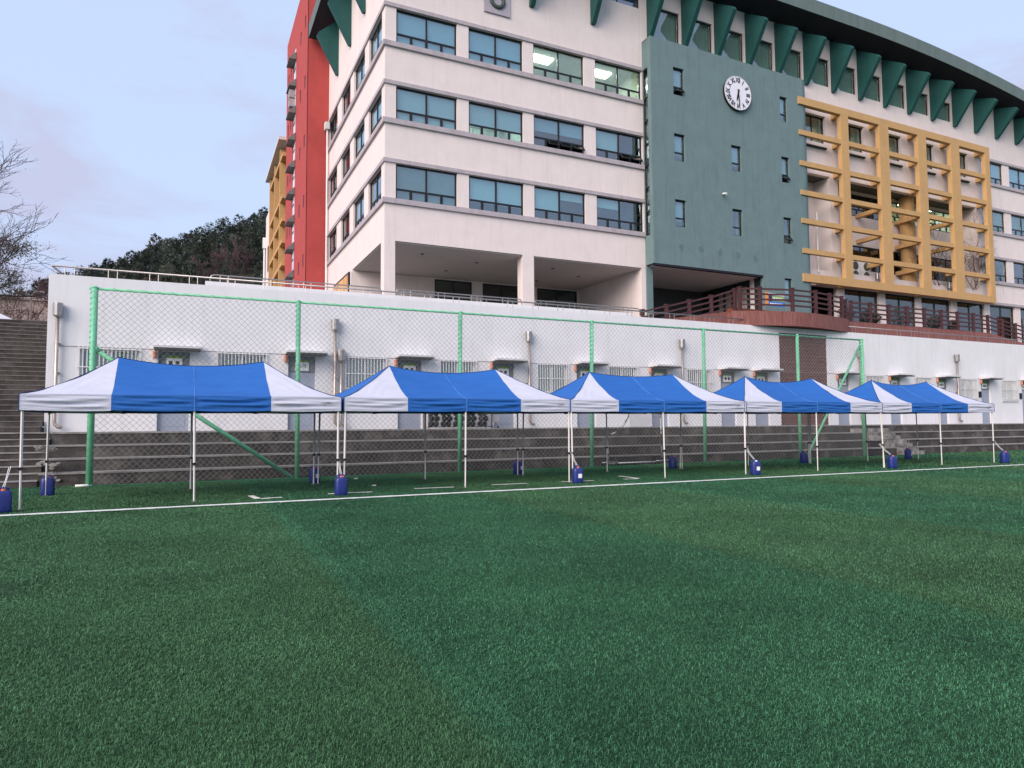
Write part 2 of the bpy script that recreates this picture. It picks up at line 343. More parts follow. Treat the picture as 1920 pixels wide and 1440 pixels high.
# turf pile: real blades where they can be seen
def blades(name, d0, d1, dens, ln, wd, seed):
    r = np.random.default_rng(seed); half = R(48)
    area = half*2*(d1*d1-d0*d0)/2; n = int(area*dens)
    d = np.sqrt(r.uniform(d0*d0, d1*d1, n)); a = YAW+r.uniform(-half, half, n)
    x = d*np.sin(a); y = d*np.cos(a); ok = y < 21.4
    for (x0, y0, x1, y1, wd_) in LINES:                      # the painted strips are mown into the pile
        ex, ey = x1-x0, y1-y0; q = ((x-x0)*ex+(y-y0)*ey)/(ex*ex+ey*ey); dist = np.hypot(x-x0-q*ex, y-y0-q*ey)
        ok &= ~((q > 0) & (q < 1) & (dist < wd_*.5+.015))
    x, y = x[ok], y[ok]; n = len(x)
    th = r.uniform(0, 2*np.pi, n); lean = r.uniform(.35, 1.25, n); l = ln*r.uniform(.6, 1.25, n); ww = wd*r.uniform(.7, 1.3, n)/2
    roll = np.floor((x-1.6)/4.45) % 2          # the pile of neighbouring rolls lies in opposite directions
    bx = np.where(roll > .5, .3, -.3)
    dx = np.cos(th)*.8; dy = np.sin(th)*.8+bx; nn = np.hypot(dx, dy)+1e-6; dx /= nn; dy /= nn
    px, py = -dy*ww, dx*ww; z = np.zeros(n)
    h1, h2 = l*.55*np.cos(lean*.5), l*np.cos(lean)*.9; o1, o2 = l*.5*np.sin(lean*.5), l*np.sin(lean)
    sd_ = r.normal(0, .25, n)*l
    V = np.stack([np.stack([x-px, y-py, z], 1), np.stack([x+px, y+py, z], 1),
                  np.stack([x+dx*o1+px, y+dy*o1+py, h1], 1), np.stack([x+dx*o1-px, y+dy*o1-py, h1], 1),
                  np.stack([x+dx*o2-dy*sd_, y+dy*o2+dx*sd_, np.maximum(h2, .006)], 1)], 1).reshape(-1, 3)
    b = np.arange(n)*5
    loops = np.stack([b, b+1, b+2, b+3, b+3, b+2, b+4], 1).reshape(-1)
    st = np.stack([np.arange(n)*7, np.arange(n)*7+4], 1).reshape(-1); tot = np.tile([4, 3], n)
    return V, loops, st, tot
def build_blades():
    Vs, Ls, Ss, Ts = [], [], [], []; vo = lo = 0
    for k, a in enumerate(((1.6, 4.5, 12500, .024, .0032), (4.5, 7.5, 6600, .024, .0042), (7.5, 13, 2100, .025, .0066), (13, 25, 650, .028, .011), (25, 55, 130, .035, .03))):
        V, l, s, t = blades('x', *a, 11+k); Vs.append(V); Ls.append(l+vo); Ss.append(s+lo); Ts.append(t); vo += len(V); lo += len(l)
    V = np.concatenate(Vs); l = np.concatenate(Ls); s = np.concatenate(Ss); t = np.concatenate(Ts)
    me = bpy.data.meshes.new('turf_pile'); me.vertices.add(len(V)); me.vertices.foreach_set('co', V.astype(np.float32).ravel())
    me.loops.add(len(l)); me.loops.foreach_set('vertex_index', l.astype(np.int32))
    me.polygons.add(len(s)); me.polygons.foreach_set('loop_start', s.astype(np.int32)); me.update(calc_edges=True)
    mt = turf.copy(); mt.name = 'turf_yarn'
    b = mt.node_tree.nodes['Principled BSDF']
    for lk in list(mt.node_tree.links):
        if lk.to_node == b and lk.to_socket.name == 'Normal': mt.node_tree.links.remove(lk)
    T_ = mt.node_tree; src = b.inputs['Base Color'].links[0].from_socket                 # every strand its own tone
    gi = T_.nodes.new('ShaderNodeNewGeometry'); rr = T_.nodes.new('ShaderNodeMapRange'); rr.inputs[3].default_value = .66; rr.inputs[4].default_value = 1.42
    pw_ = T_.nodes.new('ShaderNodeMath'); pw_.operation = 'POWER'; pw_.inputs[1].default_value = 1.35
    T_.links.new(gi.outputs['Random Per Island'], pw_.inputs[0]); T_.links.new(pw_.outputs[0], rr.inputs[0])
    mv = T_.nodes.new('ShaderNodeMixRGB'); mv.blend_type = 'MULTIPLY'; mv.inputs[0].default_value = 1
    T_.links.new(src, mv.inputs[1]); T_.links.new(rr.outputs[0], mv.inputs[2]); T_.links.new(mv.outputs[0], b.inputs['Base Color'])
    me.materials.append(mt)
    o = bpy.data.objects.new('turf_pile', me); col.objects.link(o); o['kind'] = 'stuff'
    tag(o, 'short curled green yarn pile of the artificial turf', 'turf')
build_blades()
for nd in turf.node_tree.nodes:                       # the sheet itself is toned darker than the strands
    if nd.type == 'MAP_RANGE' and abs(nd.inputs[3].default_value-.74) < 1e-4: nd.inputs[3].default_value = .48; nd.inputs[4].default_value = .80

# ------------------------------------------------------------------ concrete terrace steps
SY, TR, RI, WALLY, PZ = 21.5, .55, .35, 25.0, 1.40
st = thing('concrete_terrace', 'dark weathered concrete seating steps below the long white wall', 'terrace steps', (20, SY, 0))
for i in range(4):
    y0 = SY+i*TR; y1 = SY+(i+1)*TR if i < 3 else WALLY+.3
    xs = [-3.45, 6.1, 15.4, 24.9, 34.2, 43.6, 53, 66]
    for a, b in zip(xs[:-1], xs[1:]):
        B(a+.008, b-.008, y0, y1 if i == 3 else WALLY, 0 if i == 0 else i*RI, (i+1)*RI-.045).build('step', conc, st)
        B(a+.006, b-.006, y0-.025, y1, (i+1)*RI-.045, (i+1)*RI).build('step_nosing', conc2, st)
# broken pale stair flight set into the terrace at the right
for i in range(4):
    for h in (0, 1):
        k = 2*i+h
        if k > 6: continue
        zt = (k+1)*RI/2
        B(29.0+.35*(3-i), 31.6-.05*i, SY-.32+k*.28, SY+i*TR+.0-.03 if h == 0 else SY+(i+.5)*TR+.02, 0 if i == 0 else i*RI-.02, zt).build('broken_step', conc3, st)
rubble = MB()
for (x, z) in ((-3.35,1.05),(-3.25,.7),(-3.1,.35),(-3.0,.28),(-3.3,.62)):
    for k in range(7):
        a = random.uniform(.03, .10); px = x+random.uniform(-.25, .25); py = SY-.02+random.uniform(0, .3); pz = z+random.uniform(-.14, .0)
        rubble.prism([(px+a*math.cos(t+k)*random.uniform(.6, 1), pz+a*.6*math.sin(t+k)) for t in (0, 1.2, 2.5, 3.7, 5)], 1, py-.12, py+.1)
rubble.build('broken_edge', conc3, st)['kind'] = 'stuff'
# long stair at the left going up beside the white block
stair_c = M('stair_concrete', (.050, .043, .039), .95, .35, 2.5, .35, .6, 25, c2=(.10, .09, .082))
ls = thing('concrete_stair', 'long dark concrete stair climbing beside the left end of the white block', 'stair', (-6, SY, 0))
for i in range(8):
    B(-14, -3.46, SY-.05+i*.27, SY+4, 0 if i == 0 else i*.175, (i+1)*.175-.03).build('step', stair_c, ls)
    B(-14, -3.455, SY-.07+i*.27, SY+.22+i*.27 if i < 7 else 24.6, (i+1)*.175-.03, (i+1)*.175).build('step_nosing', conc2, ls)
for i in range(25):
    y = 24.6+.29*i; z = 1.4+.17*i
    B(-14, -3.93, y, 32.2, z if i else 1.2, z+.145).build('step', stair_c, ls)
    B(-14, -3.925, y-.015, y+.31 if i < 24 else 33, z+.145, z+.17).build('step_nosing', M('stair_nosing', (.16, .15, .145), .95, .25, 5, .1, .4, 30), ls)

# ------------------------------------------------------------------ white lower block (store rooms with doors)
wb = thing('store_block', 'long low white painted block with grey doors and barred windows', 'building', (20, WALLY, PZ))
WTOP = 6.27
doors = [-.86, 3.19, 7.12, 11.02, 14.86, 18.71, 22.70, 24.83, 30.54, 34.60, 38.64, 42.70, 46.81, 50.8, 54.8]
wins = [(-3.03, -1.40), (.93, 2.44), (5.19, 6.65), (8.80, 10.25), (13.0, 14.42), (16.48, 17.93), (20.72, 22.15), (32.69, 34.12), (36.69, 38.12), (40.68, 42.2), (44.77, 46.25), (48.8, 50.3), (52.8, 54.3)]
DW, DT = .93, 4.0
holes = [(d, d+DW, PZ, DT) for d in doors]+[(a, b, 2.82, 4.0) for a, b in wins]+[(26.5, 29.85, PZ, 6.0)]
mb = holed(MB(), FRONT(WALLY), -3.9, 66, PZ, WTOP, holes, -.30, 0)
mb.build('front_wall', white, wb)
B(-3.9, -3.6, WALLY+.3, 40, PZ-.3, WTOP).build('side_wall', white, wb)
B(-3.6, 66, WALLY+.3, 25.9, WTOP-.25, WTOP-.05).build('roof_edge', slabw, wb)
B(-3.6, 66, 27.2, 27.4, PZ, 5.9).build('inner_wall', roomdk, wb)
fr = FRONT(WALLY)
texts = {1: '소각'}
for i, d in enumerate(doors):
    a, b = d+.0, d+DW
    o = MB().lbox(fr, a, b, -.16, -.11, PZ, PZ+2.02).build('door', gateblue, wb)
    MB().lbox(fr, a+.12, b-.12, -.11, -.102, PZ+.15, PZ+.9).build('door_panel', gateblue, o)
    MB().lbox(fr, a+.07, a+.11, -.11, -.05, PZ+.95, PZ+1.1).build('handle', steel, o)
    o2 = MB().lbox(fr, a, b, -.16, -.10, PZ+2.04, DT).build('transom_panel', M('transom_grey', (.20, .22, .25), .6, .08, 3), wb)
    s = MB().lbox(fr, a+.24, b-.22, -.095, -.07, PZ+2.08, PZ+2.38).build('door_sign', signwhite, o2)
    MB().lbox(fr, a+.26, b-.22, -.098, -.068, PZ+2.384, PZ+2.46).build('sign_band', signgreen, s)
    if i in texts: text_mesh('lettering', texts[i], .17, black, s, (a+.475, WALLY+.066, PZ+2.23), (R(90), 0, 0))
    else:                                                       # too small to read in the photograph: plain dark marks
        for q in range(2 if i < 8 else 4): MB().lbox(fr, a+.31+q*(.2 if i < 8 else .09), a+.31+q*(.2 if i < 8 else .09)+(.11 if i < 8 else .06), -.07, -.066, PZ+2.18, PZ+2.29).build('lettering', black, s)
    # concrete canopy slab with a lamp under its left corner
    c = MB().prism([(WALLY-.62, DT+.06), (WALLY-.62, DT+.13), (WALLY-.002, DT+.2), (WALLY-.002, DT+.04)], 0, a-.12, b+.32).build('door_canopy', slabw, wb)
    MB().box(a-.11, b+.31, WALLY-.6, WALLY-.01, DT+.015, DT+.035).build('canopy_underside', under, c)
    lp = MB().tube([(a-.1, WALLY-.08, DT-.0), (a-.1, WALLY-.08, DT-.04), (a-.1, WALLY-.08, DT-.22), (a-.1, WALLY-.08, DT-.26)], [.03, .06, .06, .03], 10).build('door_lamp', orange, wb)
for a, b in wins:
    ww = window(wb, fr, a, b, 2.82, 4.0, trans=0, cols=2, rec=.14, fm=barw, gm=pane_c, blinds=[.95, .9], bmat=M('grey_curtain', (.35, .37, .36), .8, .2, 2, grain=(8, 8, .5)), t=.07)
    MB().lbox(fr, a-.08, b+.08, .0, .07, 2.72, 2.78).build('sill', slabw, ww)
    n = int((b-a)/.105)
    for k in range(n+1):
        x = a-.02+(b-a+.04)*k/n; MB().lbox(fr, x-.011, x+.011, .05, .072, 2.80, 4.06).build('bar', barw, ww)
    for z in (2.86, 3.40, 3.98): MB().lbox(fr, a-.06, b+.06, .073, .092, z, z+.028).build('cross_bar', barw, ww)
    for x in (a-.05, b+.05): MB().lbox(fr, x-.01, x+.01, -.0, .073, 3.4, 3.42).build('bracket', barw, ww)
# brown board infill panel
k = 0; z = PZ
while z < 6.0:
    h = .19; MB().lbox(fr, 26.5, 29.85, -.1, -.06+random.uniform(-.006, .006), z+.006, min(z+h-.006, 6.0)).build('board', plank_m, wb); z += h
# conduit line and exhaust pipes with box cowls
MB().tube([(-3.6, WALLY-.012, 4.05), (10, WALLY-.012, 4.03), (30, WALLY-.012, 4.05), (60, WALLY-.012, 4.06)], .008, 5).build('cable', M('cable_grey', (.25, .25, .26), .7), wb)
def exhaust(x, ztop, z0=1.75, hood=.28):
    y = WALLY-.14
    p = MB().tube([(x, y, ztop-.1), (x, y, z0), (x+.02, y, z0-.12), (x+.1, y-.02, z0-.2), (x+.2, y-.03, z0-.21)], .052, 10).build('exhaust_pipe', galv, wb, True)
    MB().tube([(x, y, ztop-.13), (x, y, ztop-.08), (x, y, ztop+.26), (x, y, ztop+.3)], [.07, .13, .14, .14], 12).build('cowl', steel, p)
    for zz in (2.3, 3.2, 4.1):
        if zz < ztop-.3: MB().box(x-.07, x+.07, y+.05, WALLY, zz, zz+.03).build('clip', steel, p)
for x, zt in ((-3.62, 5.05), (4.77, 5.05), (4.99, 3.95), (12.55, 5.0), (20.35, 5.05), (32.1, 5.05), (40.3, 5.1)): exhaust(x, zt)
B(46.3+.22, 46.3+.42, WALLY-.05, WALLY, 2.9, 3.25).build('meter_box', black, wb)
B(42.42, 42.62, WALLY-.06, WALLY, 2.95, 3.3).build('meter_box', black, wb)
# terrace ground behind the parapet
struct(MB().quad((-3.6,25.3,6.02),(66,25.3,6.02),(66,60,6.02),(-3.6,60,6.02)).build('terrace_ground', pave))
struct(MB().quad((-60,33,5.62),(-3.5,33,5.62),(-3.5,140,5.62),(-60,140,5.62)).build('upper_ground', soilm))

# ------------------------------------------------------------------ railings on the white block
def steel_rail(x0, x1, y, z0, zr, pair, label, gap=.25, bend=False, r=.028):
    t = thing('hand_rail', label, 'railing', (x0, y, z0), 'steel handrails along the terrace edge')
    pts = [(x0, y, zr), (x1, y, zr)]
    if bend: pts = [(x0+.02, y, z0+.02), (x0+.02, y, zr-.12), (x0+.07, y, zr-.03), (x0+.17, y, zr), (x1-.17, y, zr), (x1-.07, y, zr-.03), (x1-.02, y, zr-.12), (x1-.02, y, z0+.02)]
    MB().tube(pts, r, 8).build('rail', steel, t, True)
    x = x0+.35
    while x < x1-.2:
        for xx in (x, x+gap):
            if xx < x1: MB().tube([(xx, y, z0), (xx, y, zr)], .013, 6).build('post', steel, t)
        x += pair
    return t
t = steel_rail(-3.85, 24.3, 25.13, WTOP, 6.55, 1.17, 'long low steel handrail on the white wall edge, left part')
MB().tube([(-3.85, 25.13, 6.55), (-3.75, 25.9, 6.5), (-3.72, 26.0, 6.3)], .028, 8).build('return_bar', steel, t, True)
steel_rail(31.6, 66, 25.13, WTOP, 6.6, 1.2, 'low steel handrail in front of the brown deck edge, right part')
pw = B(.52, 18.9, 26.45, 26.65, 6.02, 6.69).build('parapet_wall', white); tag(pw, 'low white parapet wall behind the steel handrail', 'wall')
for k, (a, b) in enumerate(((.66, 6.9), (7.45, 13.08), (13.65, 19.3))):
    steel_rail(a, b, 26.55, 6.69 if b < 19 else 6.6, 6.95, 1.45, ['rounded steel handrail on parapet left of the corner column', 'rounded steel handrail on parapet between the two front columns', 'rounded steel handrail on parapet right of the second column'][k], .27, True, .024)

# ------------------------------------------------------------------ school building
sb = thing('school_building', 'large cream school building with green roof fins, red tower, clock block and ochre lattice', 'building', (20, 30, 6.02))
FY, XL, SOF, TOP = 30.0, 7.9, 9.87, 26.05
ROWS = [(11.80, 13.46), (15.50, 17.11), (19.12, 20.78)]
def roofz(x): return TOP-(.0036*(x-37)**2 if x > 37 else 0)
FRF, FRL = FRONT(FY), LEFT(XL)
WX = [(8.42, 11.40), (12.0, 14.92), (15.51, 18.48), (19.17, 22.13)]
holes = [(a, b, c, d) for a, b in WX for c, d in ROWS]+[(19.3, 22.1, 24.3, 25.6)]
holed(MB(), FRF, XL, 22.2, SOF, TOP, holes, -.3, 0).build('front_wall', cream, sb)
SW = [(30.59, 33.08), (33.98, 36.45), (37.39, 39.72), (41.0, 43.6)]
holed(MB(), FRL, 30.3, 43.84, SOF, TOP, [(a, b, c, d) for a, b in SW for c, d in ROWS], -.3, 0).build('side_wall', cream, sb)
B(XL, XL+.3, 36.6, 43.84, 6.02, SOF).build('side_wall', cream, sb)
# ledges wrap the corner
for c, d in ROWS:
    for z0, z1, pr in ((d, d+.18, .07), (c-.23, c, .11)):
        mb = MB().box(XL-pr, 22.195, FY-pr, FY-.002, z0, z1).box(XL-pr, XL-.002, FY-.002, 43.83, z0, z1)
        mb.build('ledge', ledge_m, sb)
op = {(1, 2): (1, 2, 3), (1, 3): (2, 3)}
bl = {(2,0):[1,1],(2,1):[1,1],(2,2):[0,0],(2,3):[0,0],(1,0):[1,1],(1,1):[.68,.68],(1,2):[.42,.42],(1,3):[.66,0],(0,0):[1,1],(0,1):[.72,.72],(0,2):[.7,.25],(0,3):[.3,0]}
for r, (c, d) in enumerate(ROWS):
    for k, (a, b) in enumerate(WX):
        window(sb, FRF, a, b, c, d, .5, 2, 4, .1, blinds=bl[(r, k)], opened=op.get((r, k), ()), gm=pane_c if (r == 2 and k > 1) else pane, bmat=blind_b if (r == 2 or (r,k) in ((1,2),)) else (M('grey_blind', (.26, .33, .31), .85) if (r,k)==(0,0) else blind))
    for k, (a, b) in enumerate(SW):
        window(sb, FRL, a, b, c, d, .5, 2, 4, .1, blinds=[1, 1] if k == 0 and r else ([.5, 1] if k == 1 else [0, 0]), bmat=M('pale_blind', (.62, .70, .74), .8))
window(sb, FRF, 19.3, 22.1, 24.3, 25.6, 0, 2, 0, .1, blinds=[.9, .9], bmat=M('violet_blind', (.16, .14, .24), .8))
# interior of the left block: floors, back wall, partitions
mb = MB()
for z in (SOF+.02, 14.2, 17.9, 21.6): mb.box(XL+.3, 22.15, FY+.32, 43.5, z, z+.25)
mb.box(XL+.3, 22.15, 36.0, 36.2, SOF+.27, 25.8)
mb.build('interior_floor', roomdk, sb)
for x0, x1, z0, zc in ((15.1, 22.1, 18.2, 20.95), (11.7, 15.2, 14.5, 17.26)):
    rm = MB().box(x0-.1, x0, FY+.32, 33.2, z0, zc).box(x1, x1+.04, FY+.32, 33.2, z0, zc).box(x0, x1, 33.1, 33.2, z0, zc).box(x0-.1, x1+.04, FY+.31, 33.2, zc, zc+.1)
    rm.build('room_partition', room_m, sb)
    o = curtain_mesh(FRONT(33.05), x0+.1, x1-.1, 0, z0, zc-.05, .03, .2).build('curtain', M('pale_curtain', (.66, .76, .62), .8, .08, 2, grain=(6, 6, .4)), sb)
for (x, z) in ((16.7, 20.9), (20.35, 20.9), (13.4, 17.2)):
    B(x-.6, x+.6, 31.15, 31.75, z, z+.04).build('ceiling_light', tube_light, sb)
# ground floor colonnade
B(XL, 8.4, FY+.001, 30.6, 6.02, SOF).build('column', cream, sb)
B(14.83, 15.45, FY+.001, 30.6, 6.02, SOF).build('column', cream, sb)
B(21.93, 22.2, FY+.001, 36.6, 6.02, SOF).build('end_wall', cream, sb)
ent = [(12.5, 14.77, 9.75), (15.43, 17.85, 9.75), (18.99, 21.8, 9.75)]
holed(MB(), FRONT(36.5), XL, 21.93, 6.02, SOF-.06, [(a, b, 6.05, d) for a, b, d in ent], -.25, 0).build('back_wall', cream, sb)
for a, b, d in ent:
    o = window(sb, FRONT(36.5), a, b, 6.05, d, 0, 2, 0, .06, fm=greenframe, gm=pane_d, t=.1)
mb = MB()
y = FY+.05
while y < 36.4:
    mb.box(XL+.05, 21.92, y, y+.135, SOF-.05, SOF-.02); y += .15
mb.build('soffit_slats', M('soffit_grey', (.52, .48, .47), .7, .06, 2), sb)['kind'] = 'stuff'
B(XL+.02, 21.93, FY+.02, 36.5, SOF-.02, SOF-.002).build('soffit', M('soffit_back', (.10, .10, .10), .8), sb)
for (x, y) in ((10.2, 31.6), (13.3, 32.2), (17.5, 31.8), (19.8, 33), (12.5, 34.6), (18.2, 35)):
    MB().tube([(x, y, SOF-.05), (x, y, SOF-.075)], .09, 12).build('downlight', roomdk, sb)
MB().tube([(13.55, 38.6, 8.35), (13.55, 38.6, 8.30)], .1, 12).build('lit_downlight', spot_l, sb)
B(8.3, 21.9, 41, 41.1, 6.02, SOF).build('hall_wall', roomdk, sb)
# poster board on the left side wall
pb = thing('poster_board', 'orange and yellow framed poster board on the side wall beside the red tower', 'notice board', (XL-.05, 39, 7))
MB().box(XL-.09, XL-.02, 37.1, 41.3, 6.4, 9.86).build('frame', frame_m, pb)
pm = M('poster_print', (.62, .24, .07), .5, .2, .9, c2=(.70, .55, .26), c2lo=.42, c2hi=.6)
MB().box(XL-.105, XL-.091, 37.3, 41.1, 6.5, 9.74).build('print', pm, pb)
# roof slab with arched right end
xs = [6.55, 20, 37]+[37+1.5*i for i in range(1, 20)]
mb = MB(); mb2 = MB()
y0, y1 = 28.25, 43.62
for a, b in zip(xs[:-1], xs[1:]):
    za, zb = roofz(a), roofz(b)
    mb.quad((a,y0,za),(b,y0,zb),(b,y0,zb+.85),(a,y0,za+.85))
    mb.quad((a,y0,za+.85),(b,y0,zb+.85),(b,y1,zb+.85),(a,y1,za+.85))
    mb.quad((a,y1,za),(b,y1,zb),(b,y1,zb+.85),(a,y1,za+.85))
    mb2.quad((a+(0.02 if a == xs[0] else 0),y0+.02,za+.003),(b,y0+.02,zb+.003),(b,y1-.02,zb+.003),(a+(0.02 if a == xs[0] else 0),y1-.02,za+.003))
mb.quad((6.55,y0,TOP),(6.55,y1,TOP),(6.55,y1,TOP+.85),(6.55,y0,TOP+.85))
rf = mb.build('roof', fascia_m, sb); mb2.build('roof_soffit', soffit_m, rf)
# fins
def finprof(zt, tip=22.62):
    d = TOP-zt; return [(0, tip), (.17, tip), (1.61, 24.78-d*.5), (1.50, 24.98-d*.5), (0, zt-.03)]
FINX = [11.66, 15.30, 18.93, 22.57, 24.97, 27.36, 29.75, 32.14, 34.54, 36.96, 39.45, 41.89, 44.34, 46.84, 49.32, 51.79, 54.29, 56.8, 59.3]
for x in FINX:
    MB().prism([(FY-.004-d, z) for d, z in finprof(roofz(x+.12))], 0, x, x+.25).build('roof_fin', fin_m, sb)
for y in (33.84, 37.22, 40.77):
    MB().prism([(XL-.004-d*.8, z) for d, z in finprof(TOP)], 1, y, y+.25).build('roof_fin', fin_m, sb)
# right block wall in bays so that it follows the arch
TW = []
for i in range(4, 15):
    a = FINX[i-1]+.42; b = FINX[i]-.14
    if b < 52: TW.append((a, b, 22.92, min(24.70, 24.70-(TOP-roofz(b))*.75)))
LATX = [(36.7, 37.36), (40.25, 41.15), (44.1, 44.95), (47.6, 48.55), (51.5, 52.03)]
LR4 = [(34.3, 36.35), (37.75, 39.9), (41.4, 43.6), (45.2, 47.1), (48.9, 50.9)]
SF = [(37.55, 40.75), (41.4, 44.5), (45.05, 48.2), (48.9, 52.05), (52.7, 55.8), (56.5, 59.4)]
RW = [(52.35, 55.1), (55.9, 58.85), (59.6, 62.5)]
holes = TW+[(a, b, 19.12, 20.9) for a, b in LR4]+[(a, b, c, d) for a, b in RW for c, d in ROWS]+[(a, b, 6.4, 10.0) for a, b in SF]
holes += [(34.35, 36.55, 11.0, 17.05), (37.3, 51.6, 11.0, 17.05), (22.6, 29.9, 6.02, 10.0), (34.6, 36.9, 6.02, 10.0)]
edges = [22.2]+[f for f in FINX if f > 24]+[61.8, 64]
mbw = MB()
for a, b in zip(edges[:-1], edges[1:]):
    hh = [h for h in holes if h[1] > a and h[0] < b]
    holed(mbw, FRF, a, b, 6.02, min(roofz(a), roofz(b))+.0, hh, -.3, 0)
mbw.build('front_wall', cream, sb)
for i, (a, b, c, d) in enumerate(TW):
    o = window(sb, FRF, a, b, c, d, 0, 1, 0, .1, gm=pane_c, t=.07)
    curtain_mesh(FRF, a, b, -.32, c, d).build('curtain', curtain, o)
for a, b in LR4:
    o = window(sb, FRF, a, b, 19.12, 20.9, 0, 2, 0, .2, gm=pane_c, t=.09)
    curtain_mesh(FRF, a, b, -.42, 19.12, 20.9).build('curtain', curtain, o)
    MB().lbox(FRF, a+.1, b-.1, .0, .14, 18.72, 18.82).build('sill_grille', frame_m, o)
for c, d in ROWS:
    for k, (a, b) in enumerate(RW): window(sb, FRF, a, b, c, d, .5, 2, 4, .1, blinds=[1, .8] if d > 15 else [0, 0], bmat=M('green_blind', (.30, .42, .36), .8) if d < 18 else blind_b)
    for z0, z1, pr in ((d, d+.18, .07), (c-.23, c, .11)): MB().box(52.1, 63.9, FY-pr, FY-.002, z0, z1).build('ledge', ledge_m, sb)
MB().box(35, 63.9, FY-.14, FY-.002, 10.02, 10.2).build('ledge', ledge_m, sb)
for a, b in SF:
    o = window(sb, FRF, a, b, 6.4, 10.0, 0, 2, 0, .14, fm=greenframe, gm=pane_d, t=.12)
    MB().lbox(FRF, a, b, -.5, -.48, 6.4, 10.0).build('shade', M('shop_shade', (.20, .29, .26), .8, .25, 1.5), o)
mb = MB()
for z in (6.03, 10.25, 14.2, 17.9, 21.6): mb.box(22.3, 63.8, 31.7, 42, z, z+.3)
mb.box(22.3, 63.8, 34.5, 34.7, 6.03, 25.5).box(63.5, 63.8, FY+.3, 34.5, 6.03, 23.5)
for z in (17.9, 21.6): mb.box(22.3, 63.8, FY+.31, 31.7, z, z+.3)
mb.build('interior_floor', roomdk, sb)
# recess behind the lattice
RY = 31.25; FRR = FRONT(RY)
rwin = [(39.9, 42.9, 15.35, 16.85), (43.6, 47.3, 15.35, 16.85), (47.9, 51.0, 15.35, 16.85), (39.9, 42.8, 11.7, 13.35), (43.7, 47.2, 11.7, 13.35), (47.9, 51.0, 11.7, 13.35)]
holed(MB(), FRR, 34.3, 51.6, 10.6, 17.4, rwin, -.2, 0).build('recess_wall', cream, sb)
for k, (a, b, c, d) in enumerate(rwin): window(sb, FRR, a, b, c, d, .5 if k < 3 else 0, 3, 4, .06, gm=pane_c if k in (1, 2) else pane_d, blinds=None)
B(36.55, 37.3, FY+.301, RY-.002, 10.6, 17.04).build('recess_pier', cream, sb)
B(51.6, 51.85, FY+.301, RY+.2, 10.6, 17.4).build('recess_side_wall', cream, sb)
B(34.1, 34.35, FY+.301, RY+.2, 10.6, 17.4).build('recess_side_wall', teal, sb)
B(34.36, 51.59, FY+.301, RY-.003, 17.05, 17.3).build('recess_ceiling', M('recess_ceiling_paint', (.10, .105, .10), .8), sb)
B(34.36, 51.59, FY+.301, RY-.003, 10.62, 10.75).build('recess_floor', pave, sb)
MB().tube([(44.95, 30.72, 10.75), (44.95, 30.72, 17.04)], .48, 24).build('round_column', yellow, sb, False)
lr = MB().box(43.2, 43.3, RY+.25, 34.4, 14.6, 17.6).box(51.3, 51.4, RY+.25, 34.4, 14.6, 17.6).box(43.3, 51.3, 34.3, 34.4, 14.6, 17.6).box(43.3, 51.3, RY+.25, 34.3, 17.4, 17.55)
lr.build('room_partition', room_m, sb)
for x in (44.2, 46.6, 49.3): B(x, x+1.2, 32.2, 32.6, 17.34, 17.38).build('ceiling_light', tube_light, sb)
for x in (38.9, 39.95):
    o = thing('air_conditioner', ['left white outdoor air conditioner unit on the recess ledge behind the lattice', 'right white outdoor air conditioner unit on the recess ledge behind the lattice'][x > 39.5], 'air conditioner', (x+.45, 30.75, 10.75), 'outdoor units behind the lattice')
    B(x, x+.9, 30.55, 30.9, 10.8, 12.1).build('casing', barw, o); B(x+.05, x+.85, 30.57, 30.88, 10.75, 10.8).build('feet', black, o)
    for z in (11.15, 11.75): MB().tube([(x+.45, 30.549, z), (x+.45, 30.52, z)], .27, 18).build('fan_grille', roomdk, o)
# ochre lattice
LYa, LYb = 29.15, 29.45
lt = thing('lattice_screen', 'ochre painted concrete lattice screen standing in front of the recess', 'lattice', (42.5, 29.3, 9.92))
for a, b in LATX: B(a, b, LYa, LYb, 10.41, 20.79).build('post', yellow, lt)
B(33.1, 52.03, LYa, LYb, 20.79, 21.24).build('top_beam', yellow, lt)
B(33.05, 52.03, LYa, LYb, 9.92, 10.41).build('bottom_beam', yellow, lt)
xe = [33.1]+[v for p in LATX for v in p]
for z in (19.2, 17.3, 15.5, 13.77, 11.95):
    segs = [(33.1, LATX[0][0])]+[(LATX[i][1], LATX[i+1][0]) for i in range(4)]
    for a, b in segs: B(a, b, LYa+.03, LYb-.03, z-.3, z).build('cross_beam', yellow, lt)
    for i, (a, b) in enumerate(LATX):
        deep = RY if z < 17 and i in (1, 2, 3) and not (z == 11.95 and i == 3) else FY
        B(a+.15, a+.45, LYb+.001, deep-.004, z-.3, z-.04).build('bracket', yellow, lt)
for a, b in LATX: B(a+.12, a+.5, LYb+.001, FY-.004, 20.8, 21.1).build('bracket', yellow, lt); B(a+.12, a+.5, LYb+.001, FY-.145, 9.95, 10.3).build('bracket', yellow, lt)
for k, x in enumerate((40.45, 47.85)):
    o = MB().tube([(x, 29.83, 10.6), (x, 29.83, 10.8)], .02, 8)
    o.tube([(x, 29.83, 10.8), (x, 29.83, 11.2)], .11, 12)
    tag(o.build('wall_lamp', steel), ['small steel lamp in front of the second lattice bay', 'small steel lamp in front of the fourth lattice bay'][k], 'lamp', 'lamps on the lattice ledge')
